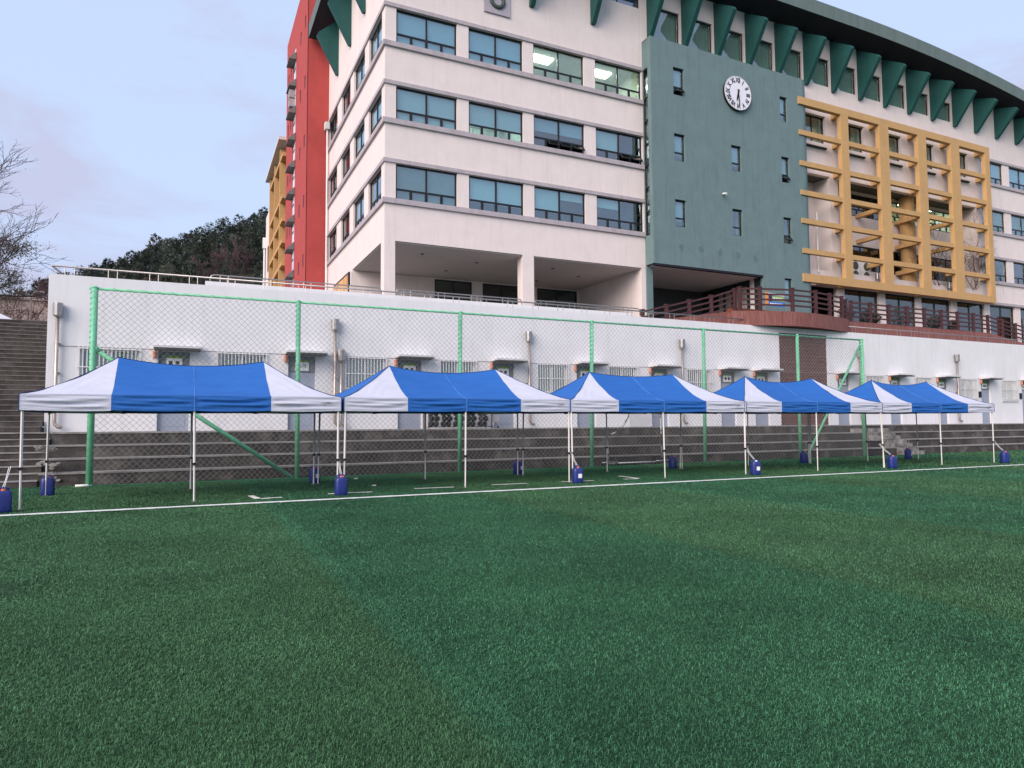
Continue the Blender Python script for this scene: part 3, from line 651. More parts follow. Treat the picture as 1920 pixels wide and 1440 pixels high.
def vine(x, z0, label, seed, h, wdt):
    r_ = random.Random(seed); mb = MB()
    def go(p, a, ln, rad, dep):
        pts = [p]
        for i in range(6):
            a += r_.gauss(0, .28); p = (p[0]+math.cos(a)*ln/6, p[1]+r_.gauss(0, .015), p[2]+math.sin(a)*ln/6); pts.append(p)
        mb.tube(pts, [rad*(1-.1*i) for i in range(7)], 4, False)
        if dep:
            for k in range(r_.choice((2, 3, 4))): go(pts[r_.randint(1, 6)], a+r_.choice((-1, 1))*r_.uniform(.3, 1.0), ln*r_.uniform(.55, .85), max(rad*.6, .008), dep-1)
    for k in range(3): go((x+r_.uniform(-wdt, wdt), 29.93, z0), math.pi/2+r_.gauss(.25, .35), h*r_.uniform(.35, .55), .03, 4)
    tag(mb.build('climbing_vine', twig), label, 'vine', 'bare vines on the lattice recess')
vine(50.9, 10.95, 'bare brown climbing vine in the right end bay of the lattice', 4, 6.0, .35)
vine(46.9, 10.95, 'bare brown climbing vine in the fourth bay of the lattice', 9, 4.6, .5)
# clock block
GY, GXL, GXR = 29.25, 22.205, 33.45
gw = [(23.72, 24.46, 19.48, 21.03), (23.70, 24.44, 15.8, 17.31), (23.68, 24.42, 12.16, 13.65), (27.75, 28.49, 15.86, 17.35), (27.72, 28.46, 12.13, 13.65), (31.63, 32.22, 19.46, 20.98), (31.63, 32.25, 15.76, 17.31), (31.65, 32.3, 12.09, 13.65), (31.6, 32.2, 8.6, 10.0)]
FRG = FRONT(GY); GT, GB_ = 22.42, 10.02
holed(MB(), FRG, GXL, GXR, GB_, GT, gw, -.25, 0).build('clock_block_wall', teal, sb)
holed(MB(), FRG, 29.95, GXR, 6.02, GB_, gw, -.25, 0).build('clock_block_wall', teal, sb)
mb = MB(); seg = 10; rad = .745; cxx, cyy = GXR, GY+rad
arc = [(cxx+rad*math.sin(k/seg*math.pi/2), cyy-rad*math.cos(k/seg*math.pi/2)) for k in range(seg+1)]
for p, q in zip(arc[:-1], arc[1:]): mb.quad((p[0],p[1],6.02),(q[0],q[1],6.02),(q[0],q[1],GT),(p[0],p[1],GT))
mb.build('clock_block_curve', teal, sb, True)
MB().prism([(GXL, 29.998), (GXL, GY+.25), (GXR, GY+.25)]+arc, 2, GT-.05, GT-.002).build('clock_block_roof', teal, sb)
holed(MB(), LEFT(GXL), GY+.25, FY-.002, GB_, GT, [(29.53, 29.93, 11.6, 20.8)], -.2, 0).build('clock_block_side', teal, sb)
o = MB()
for z in (11.6, 12.9, 14.2, 15.4, 16.6, 17.9, 19.2, 20.72): o.lbox(LEFT(GXL), 29.53, 29.93, -.12, -.04, z, z+.08)
o.lbox(LEFT(GXL), 29.53, 29.58, -.121, -.03, 11.6, 20.8).lbox(LEFT(GXL), 29.88, 29.93, -.121, -.03, 11.6, 20.8)
o = o.build('window', frame_m, sb)
for z in (11.6, 12.9, 14.2, 15.4, 16.6, 17.9, 19.2): MB().lbox(LEFT(GXL), 29.585, 29.875, -.09, -.08, z+.082, z+1.1).build('pane', pane, o)
MB().lbox(LEFT(GXL), 29.54, 29.92, -.6, -.55, 11.6, 20.8).build('blind', M('stair_blind', (.28, .31, .24), .8, .3, .5), o)
for k, (a, b, c, d) in enumerate(gw):
    window(sb, FRG, a, b, c, d, .5 if c > 9 else 0, 1, 1, .12, blinds=[.75] if k not in (4, 7) else [0], opened=(0,) if k in (0, 6, 7) else (), t=.07, bmat=M('sky_blind', (.52, .62, .70), .8))
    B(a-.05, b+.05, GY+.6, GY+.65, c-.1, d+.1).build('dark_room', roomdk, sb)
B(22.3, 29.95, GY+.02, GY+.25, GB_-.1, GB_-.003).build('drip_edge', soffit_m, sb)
B(22.45, 29.94, GY+.25, 35.0, GB_-.06, GB_-.005).build('entrance_soffit', M('entrance_soffit_paint', (.70, .66, .66), .8, .06, 2), sb)
B(22.205, 22.6, 29.9, 30.3, 6.02, GB_-.06).build('pillar', teal, sb)
B(29.95, 30.2, GY+.26, 36, 6.02, GB_-.07).build('entrance_side_wall', greenframe, sb)
for k, (y, wd) in enumerate(((30.6, .9), (31.9, .45), (32.6, .35))): B(29.935, 29.949, y, y+wd, 6.9, 9.6).build('paper_notice', M('notice_paper', (.40, .37, .33), .7, .5, 3), sb)
B(22.4, 29.95, 34.98, 35.1, 6.02, GB_-.07).build('entrance_glass', M('entrance_dark', (.015, .017, .018), .2, .2, 1), sb)
for x in (23.2, 24.6, 26.4, 28.2): B(x, x+.08, 34.9, 34.975, 6.02, GB_-.07).build('door_post', greenframe, sb)
# camera on wall
o = MB().box(27.0, 27.12, GY-.1, GY-.002, 14.35, 14.42).tube([(26.98, GY-.1, 14.36), (26.98, GY-.36, 14.30)], .06, 10); tag(o.build('security_camera', barw), 'small white security camera on the grey green wall below the clock', 'camera')
# five faint stains where letters were removed
stain_m = M('letter_stain', (.12, .18, .177), .85, .15, 9, .2, .2, 60)
for k, (x, z) in enumerate(((24.05, 11.05), (25.4, 11.05), (26.75, 11.02), (28.05, 10.98), (29.35, 10.93))):
    pts = [(x+.2*math.cos(t)*random.uniform(.6, 1.1), z+.25*math.sin(t)*random.uniform(.6, 1.1)) for t in np.linspace(0, 2*math.pi, 12)[:-1]]
    MB().quad(*[(p[0], GY-.003, p[1]) for p in pts]).build('letter_stain', stain_m, sb)
# emblem plaque at the top of the left block
ep = thing('emblem_plaque', 'grey wall plaque with a round green ring emblem high on the front', 'plaque', (13.5, FY-.05, 22.1))
B(12.8, 14.2, FY-.08, FY-.003, 21.75, 23.6).build('plate', M('plaque_grey', (.42, .38, .42), .6, .08, 3), ep)
pts = [(13.5+.33*math.cos(a), FY-.1, 22.42+.33*math.sin(a)) for a in np.linspace(0, 2*math.pi, 25)]
MB().tube(pts, .1, 8, False).build('ring', M('ring_green', (.07, .10, .085), .5), ep, True)

# clock
ck = thing('wall_clock', 'round white wall clock with black roman numerals on the grey green block', 'clock', (28.2, GY-.02, 20.37))
CX, CZ, CR = 28.2, 20.37, .97
mb = MB().tube([(CX, GY-.003, CZ), (CX, GY-.16, CZ)], CR, 64); mb.build('case', black, ck, False)
mb = MB().tube([(CX, GY-.161, CZ), (CX, GY-.185, CZ)], CR*.985, 64); mb.build('face', M('clock_face', (.78, .77, .84), .5, .03, 3), ck)
pts = [(CX+CR*math.cos(a), GY-.17, CZ+CR*math.sin(a)) for a in np.linspace(0, 2*math.pi, 65)]
MB().tube(pts, .028, 8, False).build('rim', M('clock_rim', (.6, .58, .6), .4), ck, True)
for k, s in enumerate(['XII','I','II','III','IV','V','VI','VII','VIII','IX','X','XI']):
    a = -R(30*k); text_mesh('numeral', s, .36, black, ck, (CX-math.sin(a)*.74, GY-.19, CZ+math.cos(a)*.74), (R(90), -a, 0), (.78, 1.05, 1), .014)
def hand(ang, ln, wd, yy):
    d = Vector((math.sin(R(ang)), 0, math.cos(R(ang)))); p = Vector((d.z, 0, -d.x)); c = Vector((CX, yy, CZ))
    mb = MB(); P = [c-d*.22-p*wd, c-d*.22+p*wd, c+d*ln*.7+p*wd*.8, c+d*ln, c+d*ln*.7-p*wd*.8]
    mb.prism([(q.x, q.z) for q in P], 1, yy, yy-.012); return mb.build('hand', black, ck)
hand(194, .52, .055, GY-.2); hand(174, .80, .035, GY-.216)

# ------------------------------------------------------------------ red tower and far wing (same building)
TX, TY0, TY1, TT = 6.58, 43.86, 54.3, 31.0
FT = LEFT(TX)
slits = []
for z in (27.55, 23.5, 19.55, 15.6, 11.7): slits += [(44.9, 45.4, z, z+.8), (46.85, 47.35, z-.15, z+.7)]
for z in (27.3, 23.4, 19.5, 15.5, 11.6): slits += [(52.9, 53.4, z, z+.8), (51.6, 52.1, z-.1, z+.7)]
holed(MB(), FT, TY0, TY1, 6.02, TT, slits+[(49.35, 50.1, 8, 28.3)], -.25, 0).build('tower_side_wall', redm, sb)
B(TX, 12, TY0-.001, TY0+.25, 6.02, TT).build('tower_front_wall', redm, sb)
B(TX+.3, 12, TY0+.3, TY1-.05, 6.02, TT-.4).build('tower_core', roomdk, sb)
for a, b, c, d in slits: MB().lbox(FT, a, b, -.08, -.03, c, d).build('slit_window', frame_m, sb)
sw = MB().lbox(FT, 49.35, 50.1, -.06, .03, 8, 28.3).build('strip_window', M('strip_glass_reflection', (.72, .74, .80), .15, .2, .6), sb)  # opaque pale colour holds the sky's reflection in this glass
for z in np.arange(8.2, 28.3, .98): MB().lbox(FT, 49.36, 50.09, .031, .06, z, z+.08).build('mullion', frame_m, sw)
for k in range(9):
    z = 11.9+1.95*k
    MB().prism([(TX-.02, z+.5), (TX-.5, z), (TX-.5, z-.06), (TX-.02, z-.06)], 1, 49.2, 50.7).build('awning', M('awning_grey', (.16, .19, .19), .6), sb)
for k, z in enumerate((24.1, 24.75)): B(TX-.42, TX-.02, 49.45, 50.0, z, z+.55).build('outdoor_unit', M('unit_grey', (.35, .36, .37), .6), sb)
# far wing behind the tower with ochre grid and sloped roof
wy = [55.7, 59.4, 63.0]
holed(MB(), LEFT(7.4), 54.32, 63.3, 6.02, 23.3, [], -.3, 0).build('wing_wall', M('wing_wall_shaded', (.22, .17, .12), .85), sb)  # wall colour darkened to stand for the shade inside the deep grid
for y in wy: B(6.3, 7.39, y, y+.3, 6.02, 23.25).build('wing_post', yellow, sb)
for z in (8.6, 10.3, 12.0, 13.75, 15.5, 17.2, 19.0, 22.3): B(6.33, 7.388, 54.34, 63.29, z, z+.3).build('wing_beam', yellow, sb)
MB().prism([(54.32, 23.55), (54.32, 23.8), (64.2, 23.6), (64.2, 23.35)], 0, 6.02, 12).build('wing_roof', slabw, sb)
holed(MB(), LEFT(6.5), 63.4, 68.0, 6.02, 21.2, [(64.4, 66.6, 15.6, 18.0)], -.3, 0).build('wing_end_wall', cream, sb)
window(sb, LEFT(6.5), 64.4, 66.6, 15.6, 18.0, .5, 2, 2, .05)
MB().tube([(6.35, 67.7, 6.1), (6.35, 67.7, 18.2)], .08, 8).build('drain_pipe', barw, sb)
B(6.2, 6.499, 67.5, 67.9, 18.2, 19.2).build('pipe_hopper', barw, sb)
MB().tube([(7.78, 43.6, 6.1), (7.78, 43.6, 20.3)], .07, 8).build('drain_pipe', barw, sb)
B(7.6, 7.88, 43.4, 43.8, 20.3, 20.75).build('pipe_hopper', barw, sb)
MB().tube([(34.35, 29.9, 6.1), (34.35, 29.9, 22.0)], .05, 8).build('drain_pipe', barw, sb)
MB().tube([(35.2, 29.92, 10.8), (35.2, 29.92, 14.6)], .05, 8).build('drain_pipe', barw, sb)

# ------------------------------------------------------------------ timber deck with rails
dk = thing('timber_deck', 'red brown timber deck with a rounded front overhanging the white wall', 'deck', (28, 25, 6.3))
def smooth_pts(P, n=6):
    out = []
    for i in range(len(P)-1):
        p0, p1, p2, p3 = P[max(i-1, 0)], P[i], P[i+1], P[min(i+2, len(P)-1)]
        for k in range(n):
            t = k/n; out.append(tuple(.5*((2*p1[j])+(-p0[j]+p2[j])*t+(2*p0[j]-5*p1[j]+4*p2[j]-p3[j])*t*t+(-p0[j]+3*p1[j]-3*p2[j]+p3[j])*t**3) for j in range(2)))
    out.append(tuple(P[-1])); return out
bulge = smooth_pts([(23.8, 25.35), (24.9, 24.93), (26.0, 24.55), (27.3, 24.32), (28.8, 24.40), (30.2, 24.68), (31.5, 25.02), (32.4, 25.7)], 5)
for p, q in zip(bulge[:-1], bulge[1:]):
    d = Vector((q[0]-p[0], q[1]-p[1], 0)); n = Vector((-d.y, d.x, 0)).normalized()*.06
    z0, z1 = 6.26+random.uniform(0, .004), 6.97+random.uniform(-.006, .006)
    mb = MB(); e = d*.012; P0 = Vector((p[0], p[1], 0))+e; Q0 = Vector((q[0], q[1], 0))-e
    mb.prism([(P0.x, P0.y), (Q0.x, Q0.y), (Q0.x+n.x, Q0.y+n.y), (P0.x+n.x, P0.y+n.y)], 2, z0, z1).build('fascia_board', woodm, dk)
MB().prism([(p[0], p[1]+.07) for p in bulge]+[(32.4, 29.0), (23.8, 29.0)], 2, 6.31, 6.9).build('deck_floor', woodm, dk)
MB().prism([(32.4, 25.75), (45.2, 25.75), (45.2, 29), (32.4, 29)], 2, 6.3, 6.95).build('deck_floor', woodm, dk)
for k in range(11):
    a = 32.42+k*1.16; B(a, a+1.14, 25.68, 25.745, 6.3, 7.0+random.uniform(-.01, .01)).build('fascia_board', woodm, dk)
MB().prism([(45.2, 6.3), (50, 6.3), (50, 6.35), (45.2, 6.97)], 1, 25.7, 27.4).build('ramp', woodm, dk)
MB().prism([(19.0, 6.2), (23.8, 6.2), (23.8, 6.97), (19.0, 6.22)], 1, 25.65, 27.2).build('ramp', woodm, dk)
for k, (a, b) in enumerate(((24.6, 27.6), (27.8, 31.2))): B(a, b, 26.0, 26.5, 6.97, 7.28).build('bench_box', M('bench_wood', (.24, .075, .045), .6, .25, 4, .2), dk)
B(33, 44.5, 26.6, 27.0, 6.96, 7.22).build('planter_box', M('bench_wood', (.24,.075,.045)), dk)
def wood_rail(pts, label, grp='brown timber rails round the deck'):
    t = thing('timber_rail', label, 'railing', (pts[0][0], pts[0][1], pts[0][2]), grp)
    for (x, y, z) in pts:
        B(x-.07, x+.07, y-.07, y+.07, z, z+1.18).build('post', railm, t)
        MB().prism([(x-.09, y-.09), (x+.09, y-.09), (x+.09, y+.09), (x-.09, y+.09)], 2, z+1.18, z+1.22).build('post_cap', railm, t)
    for (x0, y0, z0), (x1, y1, z1) in zip(pts[:-1], pts[1:]):
        d = Vector((x1-x0, y1-y0, 0)).normalized(); p = Vector((-d.y, d.x, 0))*.025
        for h in (.30, .56, .82, 1.08):
            mb = MB(); a = Vector((x0, y0, z0+h))+d*.06; b = Vector((x1, y1, z1+h))-d*.06; u = Vector((0,0,.085))
            vs_ = [a-p, b-p, b+p, a+p]; i = 0
            mb.v = [tuple(v) for v in vs_]+[tuple(v+u) for v in vs_]; mb.f = [(0,3,2,1),(4,5,6,7),(0,1,5,4),(1,2,6,5),(2,3,7,6),(3,0,4,7)]; mb.mi = [0]*6
            mb.build('rail_board', railm, t)
    return t
wood_rail([(18.85, 25.75, 5.55), (20.2, 25.75, 5.88), (21.55, 25.75, 6.2), (22.9, 25.75, 6.52), (24.25, 25.6, 6.92)], 'sloping brown timber rail rising along the ramp to the deck')
wood_rail([(24.35, 25.35, 6.97), (25.3, 24.98, 6.97), (27.0, 24.55, 6.97), (28.6, 24.55, 6.97), (29.9, 24.8, 6.97), (31.2, 25.12, 6.97), (32.2, 25.7, 6.97)], 'curved brown timber rail round the rounded deck front')
wood_rail([(33.0+1.56*i, 26.0, 7.0) for i in range(8)]+[(45.4, 26.0, 6.97), (46.9, 26.0, 6.8), (48.3, 26.0, 6.62), (49.8, 26.0, 6.45)], 'long straight brown timber rail right of the rounded deck front')
# banner behind the rail
bn = thing('banner', 'small orange, green and blue printed banner behind the curved timber rail', 'banner', (29, 27.5, 6.97))
for x in (28.2, 29.75): MB().tube([(x, 27.5, 6.9), (x, 27.5, 8.7)], .02, 6).build('pole', steel, bn)
for nm, a, b, c, d, cc in (('orange_strip', 28.2, 28.45, 7.85, 8.62, (.75, .28, .06)), ('green_band', 28.72, 29.62, 8.18, 8.42, (.30, .45, .14)), ('navy_patch', 28.46, 28.71, 8.12, 8.45, (.04, .03, .14)), ('blue_band', 28.46, 29.64, 7.86, 8.11, (.03, .20, .62)), ('white_band', 28.46, 29.64, 8.46, 8.58, (.75, .78, .75))):
    B(a, b, 27.485, 27.492, c, d).build(nm, M('banner_'+nm, cc, .6, .05, 5), bn)
for k in range(6): B(28.55+.16*k, 28.65+.16*k, 27.47, 27.484, 7.95, 8.04).build('letter_block', signwhite, bn)
for k in range(4): B(28.8+.18*k, 28.92+.18*k, 27.47, 27.484, 8.25, 8.34).build('letter_block', signwhite, bn)
# potted shrubs on the deck
def leaf_ball(name, c, r, n, sz, mat, parent, sq=1.0):
    r_ = np.random.default_rng(int(c[0]*97) % 9973); mb = MB()
    for _ in range(n):
        d = r_.normal(0, 1, 3); d /= np.linalg.norm(d); rr = r*r_.uniform(.3, 1)**.5; p = Vector(c)+Vector((d[0]*rr, d[1]*rr, d[2]*rr*sq))
        a = Vector(r_.normal(0, 1, 3)).normalized(); b = a.orthogonal().normalized(); s_ = sz*r_.uniform(.6, 1.4)
        mb.quad(p-a*s_, p+b*s_*.35, p+a*s_, p-b*s_*.35)
    return mb.build(name, mat, parent)
shrub_m = M('shrub_leaf', (.022, .036, .024), .7, .4, 6)
for k, (x, hh) in enumerate(((33.6, .45), (35.3, .4), (36.0, .35), (38.3, .62), (41.3, .42), (43.2, .35), (20.6, .4), (21.6, .35))):
    if x < 24: yb, zb = 27.6, 6.02
    else: yb, zb = 26.8, 7.2
    t = thing('potted_shrub', ['bushy dark shrub at the left end of the deck planter', 'second dark shrub from the left in the deck planter', 'small dark shrub beside the second in the deck planter', 'tallest conical shrub in the deck planter', 'fifth shrub in the deck planter, right of the conical one', 'last low shrub at the right end of the deck planter', 'dark shrub behind the lower end of the ramp rail', 'dark shrub behind the middle of the ramp rail'][k], 'shrub', (x, yb, zb), 'shrubs on the deck')
    MB().tube([(x, yb, zb), (x, yb, zb+hh)], .03, 6).build('stem', bark, t)
    leaf_ball('foliage', (x, yb, zb+hh*.9), hh, 420, .09, shrub_m, t, 1.1)
rb = thing('red_kiosk', 'red sign board with a yellow strip by the far right shop front', 'sign', (57.6, 28.6, 6.02))
B(56.6, 59.6, 28.6, 28.8, 7.2, 9.6).build('board', M('kiosk_red', (.35, .02, .03), .5, .2, 1), rb); B(57.2, 58.6, 28.585, 28.599, 8.2, 8.5).build('strip', M('kiosk_yellow', (.7, .4, .05), .5), rb); B(56.7, 56.8, 28.62, 28.78, 6.02, 7.2).build('leg', frame_m, rb); B(59.4, 59.5, 28.62, 28.78, 6.02, 7.2).build('leg', frame_m, rb)

# ------------------------------------------------------------------ green posts and ball-stop net
FYN = 21.0
PX = [-2.25, 2.95, 8.08, 13.13, 18.25, 23.3, 27.25]; FH = 5.22
fc = thing('ball_stop_fence', 'tall green steel post fence with a knotted cord net behind the tents', 'fence', (12, FYN, 0))
lean = [.02, .03, -.02, -.05, -.03, .02, .0]
for k, x in enumerate(PX):
    r = .084 if k in (0, 6) else .066
    p = MB().tube([(x-.02+lean[k], FYN, 0), (x, FYN, FH)], r, 14).build('post', postgreen, fc, True)
    MB().tube([(x, FYN, FH), (x, FYN, FH+.05)], [r*1.15, r*.6], 12).build('post_cap', postgreen, p)
    turns = 34; pts = [(x-.02+lean[k]*(1-i/340)+math.cos(i/10*2*math.pi)*(r+.006), FYN+math.sin(i/10*2*math.pi)*(r+.006), .1+5.05*i/340) for i in range(0, 341)]
    if k in (0, 1, 2, 3, 6): MB().tube(pts[::2], .006, 3, False).build('lacing_cord', ropegreen, p)
MB().tube([(PX[0]-.12, FYN, FH-.02), (PX[-1]+.1, FYN, FH-.02)], .035, 10).build('top_rail', postgreen, fc, True)
pts = [(PX[0]+i*.03, FYN+math.cos(i*.55)*.038, FH-.02+math.sin(i*.55)*.038) for i in range(int((PX[-1]-PX[0])/.03))]
MB().tube(pts, .004, 3, False).build('lacing_cord', ropegreen, fc)
MB().tube([(PX[0]+.1, FYN, 3.55), (PX[1]-.12, FYN, .03)], .06, 12).build('brace', postgreen, fc, True)
MB().tube([(PX[0]+.0, FYN, 3.7), (PX[0]+.14, FYN, 3.52)], .065, 12).build('brace_clamp', postgreen, fc, True)
MB().tube([(PX[6]-.08, FYN+.02, 4.95), (PX[5]+.35, FYN+.02, .03)], .05, 12).build('brace', postgreen, fc, True)
MB().tube([(PX[6], FYN, 4.75), (PX[6]-.3, FYN, 4.78)], .02, 8).build('brace_tie', postgreen, fc, True)
def net(name, x0, x1, z0, z1, cell, rad, yf, parent, mat, knots=False):
    """square mesh hung on its corner: two families of sloping cords with slack"""
    mb = MB(); v = []; f = []
    def warp(x, z):
        s_ = max(0, 1-z/2.0)
        yy = yf(x, z)
        return (x+.06*math.sin(1.7*x+2*z)*s_+.02*math.sin(5*z), yy, z+.05*math.sin(2.3*x+1.1*z)*s_)
    H = z1-z0
    for sgn in (1, -1):
        c = x0-math.ceil(H/cell)*cell if sgn > 0 else x0
        end = x1 if sgn > 0 else x1+H
        while c < end:
            xa, xb = (c, c+H) if sgn > 0 else (c, c-H)
            # clip to x0..x1
            def zx(x): return z0+(x-c)*sgn
            lo, hi = max(x0, min(xa, xb)), min(x1, max(xa, xb))
            if hi-lo > .05:
                n = max(2, int((hi-lo)/.3)); prev = None
                for i in range(n+1):
                    x = lo+(hi-lo)*i/n; p = warp(x, zx(x)); b = len(v)
                    e = rad*.62; v += [(p[0], p[1]-rad, p[2]), (p[0]+e, p[1]+rad*.5, p[2]-e*sgn), (p[0]-e, p[1]+rad*.5, p[2]+e*sgn)]
                    if prev is not None:
                        for j in range(3): f.append((prev+j, prev+(j+1) % 3, b+(j+1) % 3, b+j))
                    prev = b
            c += cell
    if knots:
        for i in range(int((x1-x0)/cell*2)+1):
            for j in range(int(H/cell*2)+1):
                if (i+j) % 2: continue
                p = warp(x0+(i+.0)*cell/2, z0+j*cell/2); b = len(v); k_ = rad*2.0
                if p[0] > x1: continue
                v += [(p[0]-k_, p[1], p[2]), (p[0]+k_, p[1], p[2]), (p[0], p[1], p[2]-k_), (p[0], p[1], p[2]+k_), (p[0], p[1]-k_, p[2])]
                f += [(b, b+2, b+4), (b+2, b+1, b+4), (b+1, b+3, b+4), (b+3, b, b+4)]
    mb.v = v; mb.f = f; mb.mi = [0]*len(f)
    o = mb.build(name, mat, parent); o['kind'] = 'stuff'; return o
net('net', PX[0]+.05, PX[-1]-.02, .03, FH-.04, .163, .0040, lambda x, z: FYN-.095+.05*math.sin(.9*x+.4*z), fc, netm, True)
MB().tube([(PX[0]+i*.4, FYN-.1+.08*math.sin(i*1.3), .02) for i in range(74)], .008, 4).build('bottom_cord', ropegreen, fc)

# ------------------------------------------------------------------ pop-up tents
EZ, PKZ, VH = 2.18, 3.06, .31
def canopy_h(u, v, hw=3.0, hd=1.55, ex=1.32, rs=.13):
    au, av = abs(u), abs(v)/hd
    t = max((au-1.5)/(hw-1.5), av, 0)
    s = max(0, 1-(au/1.5)**2) if au < 1.5 else 0
    g = (1-t)**ex
    return EZ+(PKZ-EZ)*g-rs*s*(1-t)**.8
def make_tent(seed, loc, rz, label):
    r = random.Random(seed); t = thing('canopy_tent', label, 'tent', loc, 'row of blue and white pop-up tents'); t['_o'] = (0, 0, 0)
    t.rotation_euler = (0, 0, rz); HW, HD = 3.0, 1.55; EX, RS = r.uniform(1.24, 1.42), r.uniform(.09, .17)
    def CH(u, v): return canopy_h(u, v, HW, HD, EX, RS)
    def panel(poly_uv, mat, nm):
        """triangulated/bilinear patch between an upper edge (a,b) and a lower edge (c,d)"""
        (a, b, c, d) = poly_uv; n, mrow = 28, 14; mb = MB(); ph = r.uniform(0, 6)
        for j in range(mrow+1):
            for i in range(n+1):
                s, q = i/n, j/mrow
                ux = (a[0]+(b[0]-a[0])*s)*(1-q)+(d[0]+(c[0]-d[0])*s)*q; vx = (a[1]+(b[1]-a[1])*s)*(1-q)+(d[1]+(c[1]-d[1])*s)*q
                z = CH(ux, vx)+math.sin(math.pi*q)*(.008*math.sin(5*ux+ph+4*vx)+.006*math.sin(11*vx-3*ux+2*ph)+.004*math.sin(19*ux*(.4+abs(vx))+ph))
                mb.v.append((ux, vx, z))
        for j in range(mrow):
            for i in range(n):
                k = j*(n+1)+i; mb.f.append((k, k+1, k+n+2, k+n+1)); mb.mi.append(0)
        return mb.build(nm, mat, t, True)
    for sg in (-1, 1):
        y = sg*HD
        panel(((-1.5,0),(1.5,0),(1.5,y),(-1.5,y)), tblue, 'blue_roof_panel')
        panel(((-1.5,0),(-1.5,0),(-1.5,y),(-HW,y)), twhite, 'white_roof_panel')
        panel(((1.5,0),(1.5,0),(HW,y),(1.5,y)), twhite, 'white_roof_panel')
    panel(((-1.5,0),(-1.5,0),(-HW,-HD),(-HW,HD)), tblue, 'blue_end_panel')
    panel(((1.5,0),(1.5,0),(HW,HD),(HW,-HD)), tblue, 'blue_end_panel')
    def valance(p, q, mat, out_):
        n, mrow = 44, 14; mb = MB(); ph = [r.uniform(0, 6) for _ in range(6)]; ln = math.hypot(q[0]-p[0], q[1]-p[1])
        for j in range(mrow+1):
            for i in range(n+1):
                s, k = i/n, j/mrow; x = p[0]+(q[0]-p[0])*s; y = p[1]+(q[1]-p[1])*s; w_ = s*ln
                e = min(1, s*8, (1-s)*8)*math.sin(math.pi*min(1, k*1.02))
                dd = e*(.030*math.sin(14*k+1.1*w_+ph[0])*(.6+.4*math.sin(1.3*w_+ph[4]))+.016*math.sin(23*k-2.4*w_+ph[1])+.008*math.sin(5*w_+ph[2]+11*k))
                sagz = -.012*math.sin(math.pi*s)*k+.006*math.sin(2*w_+ph[3])*k
                mb.v.append((x+out_[0]*dd, y+out_[1]*dd, EZ-VH*k+sagz))
        for j in range(mrow):
            for i in range(n):
                k = j*(n+1)+i; mb.f.append((k, k+1, k+n+2, k+n+1)); mb.mi.append(0)
        return mb.build('valance', mat, t, True)
    for sg in (-1, 1):
        y = sg*HD; o_ = (0, sg)
        valance((-HW,y),(-1.5,y), twhite, o_)
        if sg < 0: valance((-1.5,y),(0,y), tblue, o_); valance((0,y),(1.5,y), tblue, o_)
        else: valance((-1.5,y),(1.5,y), tblue, o_)
        valance((1.5,y),(HW,y), twhite, o_)
    valance((-HW,-HD),(-HW,HD), tblue, (-1,0)); valance((HW,-HD),(HW,HD), tblue, (1,0))
    for sx in (-1, 1):
        for sy in (-1, 1):
            pts = [(sx*(1.5+1.5*k/12), sy*HD*k/12, CH(sx*(1.5+1.5*k/12), sy*HD*k/12)+.006) for k in range(13)]
            MB().tube(pts, .009, 5).build('hip_seam', tpipe, t)
            MB().tube([(sx*(HW+.004), sy*(HD+.004), EZ), (sx*(HW+.004), sy*(HD+.004), EZ-VH)], .008, 5).build('corner_seam', tpipe, t)
    MB().tube([(-1.5+3*k/16, 0, CH(-1.5+3*k/16, 0)+.004) for k in range(17)], .008, 5).build('ridge_seam', tpipe, t)
    MB().tube([(0, -HD*k/12, CH(0, -HD*k/12)+.003) for k in range(13)]+[(0, -HD-.012, EZ-.02), (0, -HD-.02, EZ-VH)], .006, 4).build('middle_seam', M('pale_seam', (.10, .25, .58), .7), t)
    # legs: square outer tube over a thinner inner tube, clip between them, foot plate
    for sx in (-1, 0, 1):
        for sy in (-1, 1):
            jx, jy = r.uniform(-.05, .05), r.uniform(-.06, .02)*1; xt, yt = sx*(HW-.05), sy*(HD-.05); xb, yb = xt+sx*.03+jx, yt+sy*.03+jy*sy
            def at(z): k = z/1.95; return (xb+(xt-xb)*k, yb+(yt-yb)*k, z)
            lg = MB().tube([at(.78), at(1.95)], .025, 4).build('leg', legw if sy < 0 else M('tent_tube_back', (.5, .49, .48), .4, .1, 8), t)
            MB().tube([at(.02), at(.80)], .019, 4).build('inner_tube', legw, lg)
            x, y, z = at(.78); MB().box(x-.035, x+.035, y-.035, y+.035, z-.03, z+.02).build('clip', black, lg)
            MB().box(xb-.045, xb+.045, yb-.045, yb+.045, 0, .012).build('foot_plate', steel, lg)
            MB().box(xt-.035, xt+.035, yt-.035, yt+.035, 1.9, 1.97).build('slider', black, lg)
    def scis(p, q, za, zb):
        for a, b in ((za, zb), (zb, za)): MB().tube([(p[0], p[1], a), (q[0], q[1], b)], .012, 4).build('truss_bar', M('truss_grey', (.06, .06, .065), .5), t)
    for sy in (-1, 1):
        for k in range(4):
            a = -HW+.05+(HW*2-.1)*k/4; b = -HW+.05+(HW*2-.1)*(k+1)/4; scis((a, sy*(HD-.05)), (b, sy*(HD-.05)), 1.86, 2.12)
    for sx in (-1, 0, 1): scis((sx*(HW-.05), -HD+.05), (sx*(HW-.05), 0), 1.88, 2.12); scis((sx*(HW-.05), 0), (sx*(HW-.05), HD-.05), 2.12, 1.88)
    for sx in (-1, 1): MB().tube([(sx*1.5, 0, 2.0), (sx*1.5, 0, PKZ-.02)], .018, 6).build('peak_pole', legw, t)
    # little bird-shaped maker's mark on the right end of the valance
    mk = MB(); yy = -HD-.028
